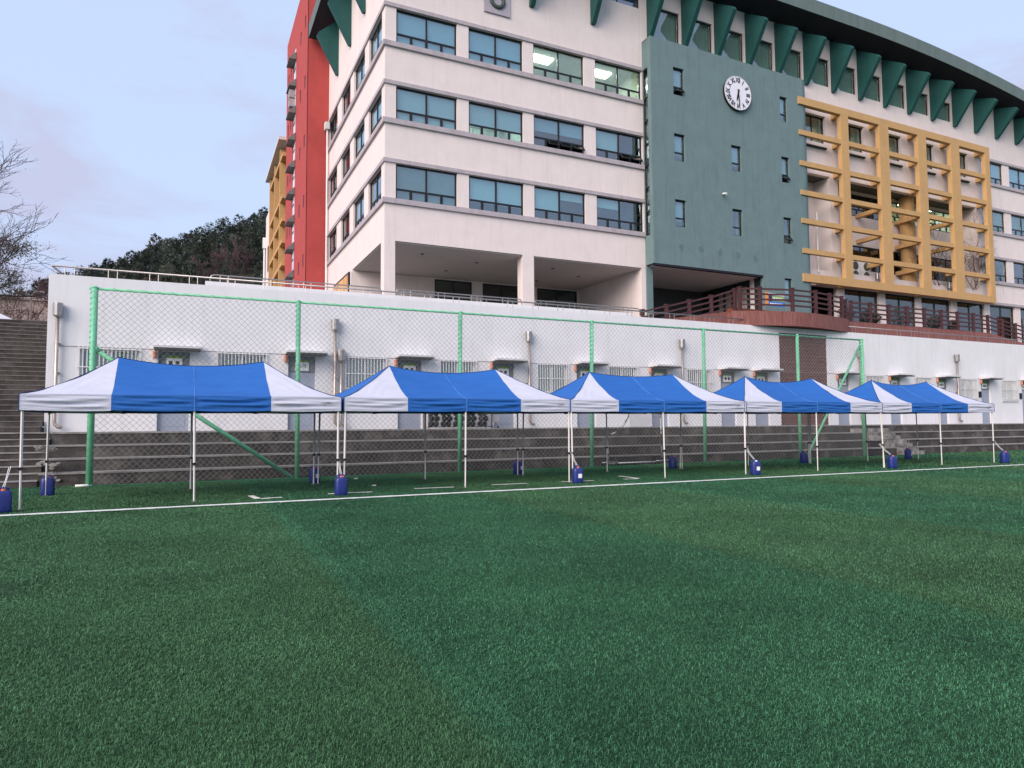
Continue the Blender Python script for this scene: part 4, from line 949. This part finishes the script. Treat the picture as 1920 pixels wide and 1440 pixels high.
    for P in ([(2.50,2.04),(2.62,2.06),(2.70,2.045),(2.62,2.045)], [(2.66,2.05),(2.70,2.075),(2.74,2.055),(2.82,2.05),(2.72,2.04)], [(2.55,1.985),(2.66,2.03),(2.70,2.045),(2.64,2.01)]):
        mk.quad(*[(x, yy, z) for x, z in P])
    mk.build('maker_mark', M('mark_grey', (.12, .13, .12), .6), t)
    return t
tents = [((.14, 17.2), .01), ((6.19, 17.3), .02), ((12.2, 17.25), -.02), ((18.12, 17.15), -.015), ((24.12, 17.05), -.025)]
tl = ['blue and white pop-up tent nearest the camera at the left end of the row', 'second blue and white pop-up tent from the left', 'middle blue and white pop-up tent of the row of five', 'fourth blue and white pop-up tent from the left', 'smallest looking blue and white pop-up tent at the far right end of the row']
for k, ((x, y), rz) in enumerate(tents): make_tent(20+k, (x, y, 0), rz, tl[k])

# ------------------------------------------------------------------ blue water drums weighing the tents
def make_drum(loc, rz, label, kind, seed, rope):
    t = thing('water_drum', label, 'jerrycan', loc, 'blue plastic drums tied to the tent legs'); t['_o'] = (0, 0, 0); t.rotation_euler = (0, 0, rz)
    W_, D_, H_ = .138, .125, .40; prof = [(0, .86), (.015, .95), (.05, 1.0), (.17, 1.0), (.30, .985), (.36, .94), (.385, .86), (.40, .74)]
    mb = MB(); n = 28
    for z, s in prof:
        for j in range(n):
            a = 2*math.pi*j/n; c_, s_ = math.cos(a), math.sin(a); e = .55
            mb.v.append((W_*s*math.copysign(abs(c_)**e, c_), D_*s*math.copysign(abs(s_)**e, s_), z))
    for k in range(len(prof)-1):
        for j in range(n): mb.f.append((k*n+j, k*n+(j+1) % n, (k+1)*n+(j+1) % n, (k+1)*n+j)); mb.mi.append(0)
    mb.f += [tuple(range(n))[::-1], tuple((len(prof)-1)*n+j for j in range(n))]; mb.mi += [0, 0]
    bd = mb.build('body', canblue, t, True)
    MB().tube([(-.09, .03, .39), (-.085, .03, .43), (-.05, .03, .445), (.05, .03, .445), (.085, .03, .43), (.09, .03, .39)], .017, 8).build('handle', canblue, t, True)
    MB().tube([(.0, -.06, .395), (.0, -.06, .435)], .036, 14).build('cap', capred if kind != 2 else signwhite, t)
    if kind in (1, 2):
        MB().quad((-.02, -D_*1.006, .14), (.08, -D_*1.006, .14), (.08, -D_*1.006, .25), (-.02, -D_*1.006, .25)).build('label_sticker', paperw, bd)
    if rope:
        MB().tube([(.02, .03, .44), (rope[0]*.5, rope[1]*.5+.0, .6), (rope[0], rope[1], .82)], .006, 5).build('tie_cord', barw, t)
        MB().tube([(-.01, .03, .44), (rope[0]*.5-.02, rope[1]*.5, .58), (rope[0]-.03, rope[1], .8)], .006, 5).build('tie_cord', barw, t)
dl = [((-3.0, 15.42), .3, 'blue plastic drum at the left picture edge by the nearest tent leg', 0, (.14, .3)),
      ((-2.82, 18.78), .1, 'blue plastic drum behind the rear left leg of the nearest tent', 0, None),
      ((3.17, 19.2), .2, 'blue plastic drum with pale label behind the rear legs between first and second tents', 1, None),
      ((3.14, 15.55), .0, 'blue plastic drum in front of the legs joining the first and second tents', 0, (.0, .2)),
      ((9.35, 19.35), .4, 'blue plastic drum behind the rear legs between second and third tents', 1, None),
      ((9.27, 15.62), -.2, 'blue plastic drum with pale label by the legs joining the second and third tents', 1, (-.1, .15)),
      ((15.05, 19.0), .5, 'blue plastic drum behind the rear legs between third and fourth tents', 0, None),
      ((15.28, 15.45), -.35, 'blue plastic drum with large label by the legs joining third and fourth tents', 2, (-.2, .15)),
      ((21.3, 19.05), .2, 'blue plastic drum at the fence behind the fourth tent', 0, None),
      ((21.2, 15.35), -.3, 'blue plastic drum on a cord by the legs joining fourth and fifth tents', 0, (-.28, .2)),
      ((27.05, 18.85), .3, 'blue plastic drum by the rear right leg of the last tent', 1, (.2, .0)),
      ((27.35, 15.3), -.4, 'blue plastic drum beside the front right leg of the last tent', 0, (-.25, .15))]
for k, (p, rz, lb, kd, rp_) in enumerate(dl): make_drum((p[0], p[1], 0), rz, lb, kd, k, rp_)

# ------------------------------------------------------------------ small rolling goal by the fence
gl = thing('rolling_goal', 'small black and white wheeled goal frame with net under the middle tent', 'goal', (15.2, 21.25, 0))
GYY = 21.27; stripe = M('striped_tube', (.05, .05, .055), .5, .1, 5, c2=(.5, .5, .5), c2lo=.5, c2hi=.52)
MB().tube([(16.35, GYY, .15), (16.3, GYY, 2.3)], .03, 8).build('upright', stripe, gl, True)
arcp = [(13.95, GYY, .15), (13.9, GYY, 1.1), (14.25, GYY, 1.22), (14.6, GYY, 1.45), (14.85, GYY, 1.8), (14.9, GYY, 2.3)]
MB().tube(arcp, .026, 8).build('bent_upright', stripe, gl, True)
MB().tube([(14.9, GYY, 2.3), (16.3, GYY, 2.3)], .026, 8).build('crossbar', stripe, gl, True)
MB().tube([(13.95, GYY, .1), (16.35, GYY, .1)], .022, 8).build('bottom_bar', barw, gl, True)
for x in (13.95, 16.35):
    MB().tube([(x-.3, GYY-.03, .13), (x+.35, GYY-.03, .15)], .024, 8).build('foot_bar', steel, gl, True)
    for dx in (-.28, .33): MB().tube([(x+dx, GYY-.07, .06), (x+dx, GYY-.03, .06)], .06, 14).build('wheel', M('wheel_brown', (.25, .12, .09), .6) if dx > 0 and x > 16 else black, gl)
net('goal_net', 14.9, 16.3, .12, 2.28, .075, .0035, lambda x, z: GYY+.02, gl, M('goal_cord', (.02, .02, .02), .8))
net('goal_net', 13.98, 14.9, .12, 1.2, .075, .0035, lambda x, z: GYY+.02, gl, M('goal_cord', (.02, .02, .02), .8))
# ball cage and trolley on the platform
cg = thing('ball_cage', 'low black mesh cage full of dark balls against the white wall', 'cage', (9.2, 24.3, PZ))
for (x, y) in ((8.0, 24.0), (10.5, 24.0), (8.0, 24.6), (10.5, 24.6)): MB().tube([(x, y, PZ), (x, y, PZ+.95)], .02, 6).build('post', black, cg)
for z in (PZ+.06, PZ+.95):
    for a, b in (((8.0, 24.0), (10.5, 24.0)), ((8.0, 24.6), (10.5, 24.6)), ((8.0, 24.0), (8.0, 24.6)), ((10.5, 24.0), (10.5, 24.6))): MB().tube([(*a, z), (*b, z)], .015, 6).build('bar', black, cg)
net('mesh_side', 8.0, 10.5, PZ+.06, PZ+.95, .07, .006, lambda x, z: 23.99, cg, M('cage_black', (.015, .018, .018), .6))
bm_ = MB(); 
import bmesh
def ball(c, r, mb):
    b = bmesh.new(); bmesh.ops.create_icosphere(b, subdivisions=2, radius=r); i = len(mb.v)
    b.verts.ensure_lookup_table()
    mb.v += [tuple(v.co+Vector(c)) for v in b.verts]
    for f in b.faces: mb.f.append(tuple(i+v.index for v in f.verts)); mb.mi.append(0)
    b.free()
darkball = [M('ball_dark', (.03, .035, .035), .5, .3, 8), M('ball_navy', (.02, .025, .06), .5, .3, 8), M('ball_grey', (.12, .12, .12), .5, .3, 8)]
kk = 0
for row in range(4):
    for q in range(10):
        mb = MB(); ball((8.15+.245*q+(.1 if row % 2 else 0)*.5, 24.22+(.14 if q % 2 else 0), PZ+.17+row*.2), .115, mb)
        tag(mb.build('ball', darkball[(row*7+q*5) % 3 if random.random() < .5 else 0], None, True), 'dark ball in the black mesh cage against the white wall', 'ball', 'balls in the cage')
tr_ = thing('trolley', 'grey steel trolley frame standing beside the black ball cage', 'trolley', (10.75, 24.3, PZ))
for x in (10.6, 10.9): MB().tube([(x, 24.2, PZ+.05), (x, 24.2, PZ+1.0)], .018, 6).build('upright', steel, tr_)
B(10.6, 10.9, 24.19, 24.21, PZ+.25, PZ+.8).build('panel', M('trolley_grey', (.4, .4, .42), .5), tr_)
for x in (10.62, 10.88): MB().tube([(x-.02, 24.25, PZ+.05), (x+.02, 24.25, PZ+.05)], .05, 12).build('wheel', black, tr_)
MB().tube([(10.6, 24.2, PZ+1.0), (11.1, 24.2, PZ+1.0)], .016, 6).build('handle', steel, tr_)
# litter by the steps
o = MB().tube([(-2.55, 20.9, .035), (-2.3, 20.93, .035), (-2.24, 20.935, .035), (-2.18, 20.94, .035)], [.034, .034, .016, .016], 10); tag(o.build('plastic_bottle', barw, None, True), 'empty white plastic bottle lying on the turf near the first green post', 'bottle')
for k, (x, y) in enumerate(((4.3, 17.4), (4.4, 19.9))):
    tag(B(x, x+.1, y, y+.07, .005, .03).build('paper_scrap', paperw), ['small white scrap on the turf under the second tent', 'small white scrap on the turf beneath the fence net'][k], 'litter')

# ------------------------------------------------------------------ left background
mq = thing('white_marquee', 'white pyramid tent roof at the top of the left stair', 'tent', (-10.5, 37.5, 5.62))
mb = MB(); zc = 7.2; c4 = [(-14, 35), (-6.4, 35), (-6.4, 40), (-14, 40)]
for i in range(4): mb.quad((*c4[i], 5.95), (*c4[(i+1) % 4], 5.95), (-10.3, 37.5, 8.0))
mb.build('roof', twhite, mq)
for x, y in c4: MB().tube([(x*.98-.1, y, 5.62), (x*.98-.1, y, 5.95)], .03, 6).build('leg', legw, mq)
lpn = thing('street_lamp', 'slim pale street lamp post beyond the top of the left stair', 'street lamp', (-7.8, 45, 5.62))
MB().tube([(-7.8, 45, 5.62), (-7.8, 45, 8.5), (-7.78, 45, 8.8), (-7.65, 45, 8.95), (-7.4, 45, 9.0)], [.06, .05, .045, .04, .035], 8).build('pole', M('lamp_post_paint', (.5, .42, .38), .5), lpn, True)
MB().tube([(-7.45, 45, 8.98), (-7.2, 45, 8.95)], .06, 8).build('lamp_head', steel, lpn)
bb = thing('beige_house', 'distant beige flat roofed house behind the bare trees at the left', 'building', (-14, 84, 5.6))
B(-20, -9, 82, 90, 5.6, 14.2).build('wall', M('beige_wall', (.34, .27, .24), .85, .12, .6, .2), bb)
B(-20.2, -8.8, 81.8, 90.2, 14.2, 14.5).build('roof', M('beige_roof', (.40, .33, .30), .85), bb)
B(-13.4, -12.8, 83, 84, 14.5, 15.1).build('roof_vent', slabw, bb)
for x in (-16.4, -14.4, -12.6, -10.9): o = B(x, x+1.1, 81.9, 81.99, 10.4, 12.2).build('window', frame_m, bb); B(x+.08, x+1.02, 81.87, 81.9, 10.5, 12.1).build('pane', M('far_pane', (.10, .11, .13), .2), o)

def bare_tree(name, base, height, spread, seed, label, depth=6, mat=bark, tm=twig, leaf=None, leaf_n=0, group=None, dirb=(0,0,0), leaf_z=9e9, rad=None, minr=.004, lsz=(.05, .11)):
    r = random.Random(seed); t = thing(name, label, 'tree', base, group); trunk = MB(); tw = MB(); tips = []
    def grow(p, d, ln, rad, dep):
        n = 4; pts = [p]; q = p; dd = d
        for i in range(n):
            dd = (dd+Vector((r.gauss(0, .12), r.gauss(0, .12), r.gauss(.03, .09)))+Vector(dirb)*.05).normalized(); q = q+dd*ln/n; pts.append(q)
        (trunk if dep > 3 else tw).tube(pts, [rad*(1-.1*i) for i in range(n+1)], 6 if dep > 3 else 3, False)
        tips.append((q, dep))
        if dep == 0: return
        rad = max(rad, minr/.6)
        kids = r.choice((2, 3, 3)) if dep > 1 else r.choice((3, 4))
        for k in range(kids):
            s = pts[-1] if k == 0 else pts[r.randint(1, n)]
            ax = Vector((r.gauss(0, 1), r.gauss(0, 1), r.gauss(.1, .5))).normalized()
            nd = (dd*1.0+ax*spread*(.55 if k == 0 else 1)).normalized()
            grow(s, nd, ln*r.uniform(.62, .84), rad*.60, dep-1)
    grow(Vector(base)-Vector((0,0,.1)), Vector((0,0,1)), height*.3, rad or height*.02, depth)
    trunk.build('trunk', mat, t, True); tw.build('twigs', tm, t)['kind'] = 'stuff'
    if leaf:
        mb = MB(); tp = [q for q, d in tips if d <= 2 and q.z < leaf_z]
        for _ in range(leaf_n):
            q = r.choice(tp)+Vector((r.gauss(0, .22), r.gauss(0, .22), r.gauss(0, .2)))
            a = Vector((r.gauss(0, 1), r.gauss(0, 1), r.gauss(0, .5))).normalized(); b = a.orthogonal(); s = r.uniform(*lsz)
            mb.quad(q-a*s, q+b*s*.4, q+a*s, q-b*s*.4)
        mb.build('crown', leaf, t)['kind'] = 'stuff'
    return t
bare_tree('cherry_tree', (-11.3, 40, 5.62), 10.5, .75, 3, 'tall bare tree with dark twigs at the left picture edge', 7, leaf=M('bud', (.10, .075, .06), .8), leaf_n=500, dirb=(.6,-.1,.2), lsz=(.02, .045), minr=.009)
bare_tree('leafy_tree', (-9.3, 43, 5.62), 6.6, .95, 5, 'olive leaved tree below the bare branches at the left edge', 6, leaf=leaf_ol, leaf_n=9000, dirb=(.3,0,0), lsz=(.03, .07))
bare_tree('leafy_tree', (-12.2, 45, 5.62), 7.0, .95, 8, 'second olive leaved tree further left, cut by the picture edge', 6, leaf=leaf_ol, leaf_n=7000, lsz=(.03, .07))
for k, (x, y, h) in enumerate(((-9.6, 58, 8.0), (-11.4, 60, 8.5), (-8.6, 62, 8.2), (-13.0, 57, 7.6))):
    bare_tree('bare_tree', (x, y, 5.62), h, .9, 30+k, ['brown bare bushy tree beside the street lamp', 'brown bare bushy tree left of the street lamp', 'brown bare bushy tree against the white wall end', 'brown bare bushy tree near the white tent roof'][k], 6, tm=twig_p, group='bare trees at the left', rad=.07, minr=.014)

# ------------------------------------------------------------------ pine hill
HP = [(-120, 7), (-60, 12), (-40, 24), (-22.2, 31.5), (-11.8, 36.5), (-6.4, 40), (.4, 43), (8.7, 46.5), (18, 49.5), (44, 56), (90, 60), (160, 55), (300, 40)]
def ridge(x):
    return float(np.interp(x, [p[0] for p in HP], [p[1] for p in HP]))
def hz(x, y):
    t = (y-105)/75.0
    if t < 0: return 5.0
    return 5+(ridge(x*180/max(y, 1))-5)*min(t, 1)**.9 if t < 1 else ridge(x*180/y)-(y-180)*.12
mb = MB(); gx = list(range(-120, 301, 10)); gy = list(range(100, 321, 10))
for y in gy:
    for x in gx: mb.v.append((x, y, hz(x, y)))
nx = len(gx)
for j in range(len(gy)-1):
    for i in range(nx-1): k = j*nx+i; mb.f.append((k, k+1, k+nx+1, k+nx)); mb.mi.append(0)
struct(mb.build('hill', hillm, None, True))
def pine_proto(seed, h):
    r = random.Random(seed); t = thing('pine_tree', 'dark green pine crowded among others on the hillside', 'tree', (0, 0, 0), 'pines on the hillside')
    MB().tube([(0, 0, -.6), (r.uniform(-.1, .1), 0, h*.5), (r.uniform(-.3, .3), r.uniform(-.2, .2), h*.92)], [.16, .12, .04], 6).build('trunk', bark, t)
    mb = MB()
    for k in range(170):
        f = r.uniform(.18, 1.0)**.8; a = r.uniform(0, 2*math.pi); R_ = (1.0-f)**.55*h*.36+.22; rr = R_*r.uniform(.45, 1)
        c = Vector((math.cos(a)*rr, math.sin(a)*rr, h*f+r.uniform(-.2, .2)+.25*rr*.3)); o = Vector((math.cos(a), math.sin(a), .75)).normalized()
        for j in range(7):
            d = (o+Vector((r.gauss(0, .6), r.gauss(0, .6), r.gauss(.25, .5)))).normalized(); s = r.uniform(.35, .75)*(1 if f < .9 else .8); b = d.orthogonal().normalized()*s*.16
            mb.quad(c-b, c+b, c+d*s)
    mb.build('crown', needle, t)['kind'] = 'stuff'
    return t
protos = [pine_proto(60+k, h) for k, h in enumerate((6.2, 7.2, 5.4, 6.8, 5.9))]
spots = []
r = random.Random(99); tries = 0
while len(spots) < 285 and tries < 60000:
    tries += 1; y = r.uniform(128, 186); x = r.uniform(-34*y/180, 24*y/180)
    px = x*180/y
    if px > 21 or px < -30: continue
    if y < 152 and any(abs(x/y-bx_/by_) < .016 for bx_, by_ in ((-11.5, 146), (-9, 146), (-6.6, 146), (2.8, 146), (5.4, 145), (8, 146), (10.2, 147))): continue
    if all((x-a)**2+((y-b)*.8)**2 > 2.5**2 for a, b in spots): spots.append((x, y))
spots.sort(key=lambda p: p[1])
for k, (x, y) in enumerate(spots):
    p = protos[k % 5]
    o = p if k < 5 else copy_tree(p, (0, 0, 0))
    o.location = (x, y, hz(x, y)-.3); o.rotation_euler = (r.gauss(0, .05), r.gauss(0, .05), r.uniform(0, 6.28)); s = r.uniform(.75, 1.1); o.scale = (s, s, s*r.uniform(.9, 1.1))
bsp = [(-11.5, 146), (-9.0, 147), (-6.6, 146), (2.8, 146), (5.4, 145), (8.0, 146), (10.2, 147), (-4.6, 147)]
bn_ = ['leftmost brown leafless tree at the foot of the pine hill', 'second brown leafless tree from the left at the hill foot', 'third brown leafless tree from the left at the hill foot', 'fourth brown leafless tree from the left at the hill foot', 'brown leafless tree right of the hill centre', 'tall brown leafless tree near the school wing', 'brown leafless tree nearest the school wing', 'low brown leafless tree at the far left of the hill foot']
for k, (x, y) in enumerate(bsp): bare_tree('bare_tree', (x, y, hz(x, y)), (6, 6.5, 6.5, 8.5, 10, 10.5, 9.5, 6)[k], .85, 70+k, bn_[k], 6, tm=twig_p, group='bare trees on the hill', rad=.12, minr=.03)
far = [(-20, 95), (-17.5, 97), (-15.5, 99)]
for k, (x, y) in enumerate(far):
    o = copy_tree(protos[k], (x, y, 5), None, ['pine behind the roof of the beige house, left', 'pine behind the roof of the beige house, middle', 'pine behind the roof of the beige house, right'][k]); o.location = (x, y, 8.2); o.scale = (1.3, 1.3, 1.3); o['group'] = 'pines behind the beige house'

for o in list(bpy.data.objects):
    if '_o' in o.keys(): del o['_o']
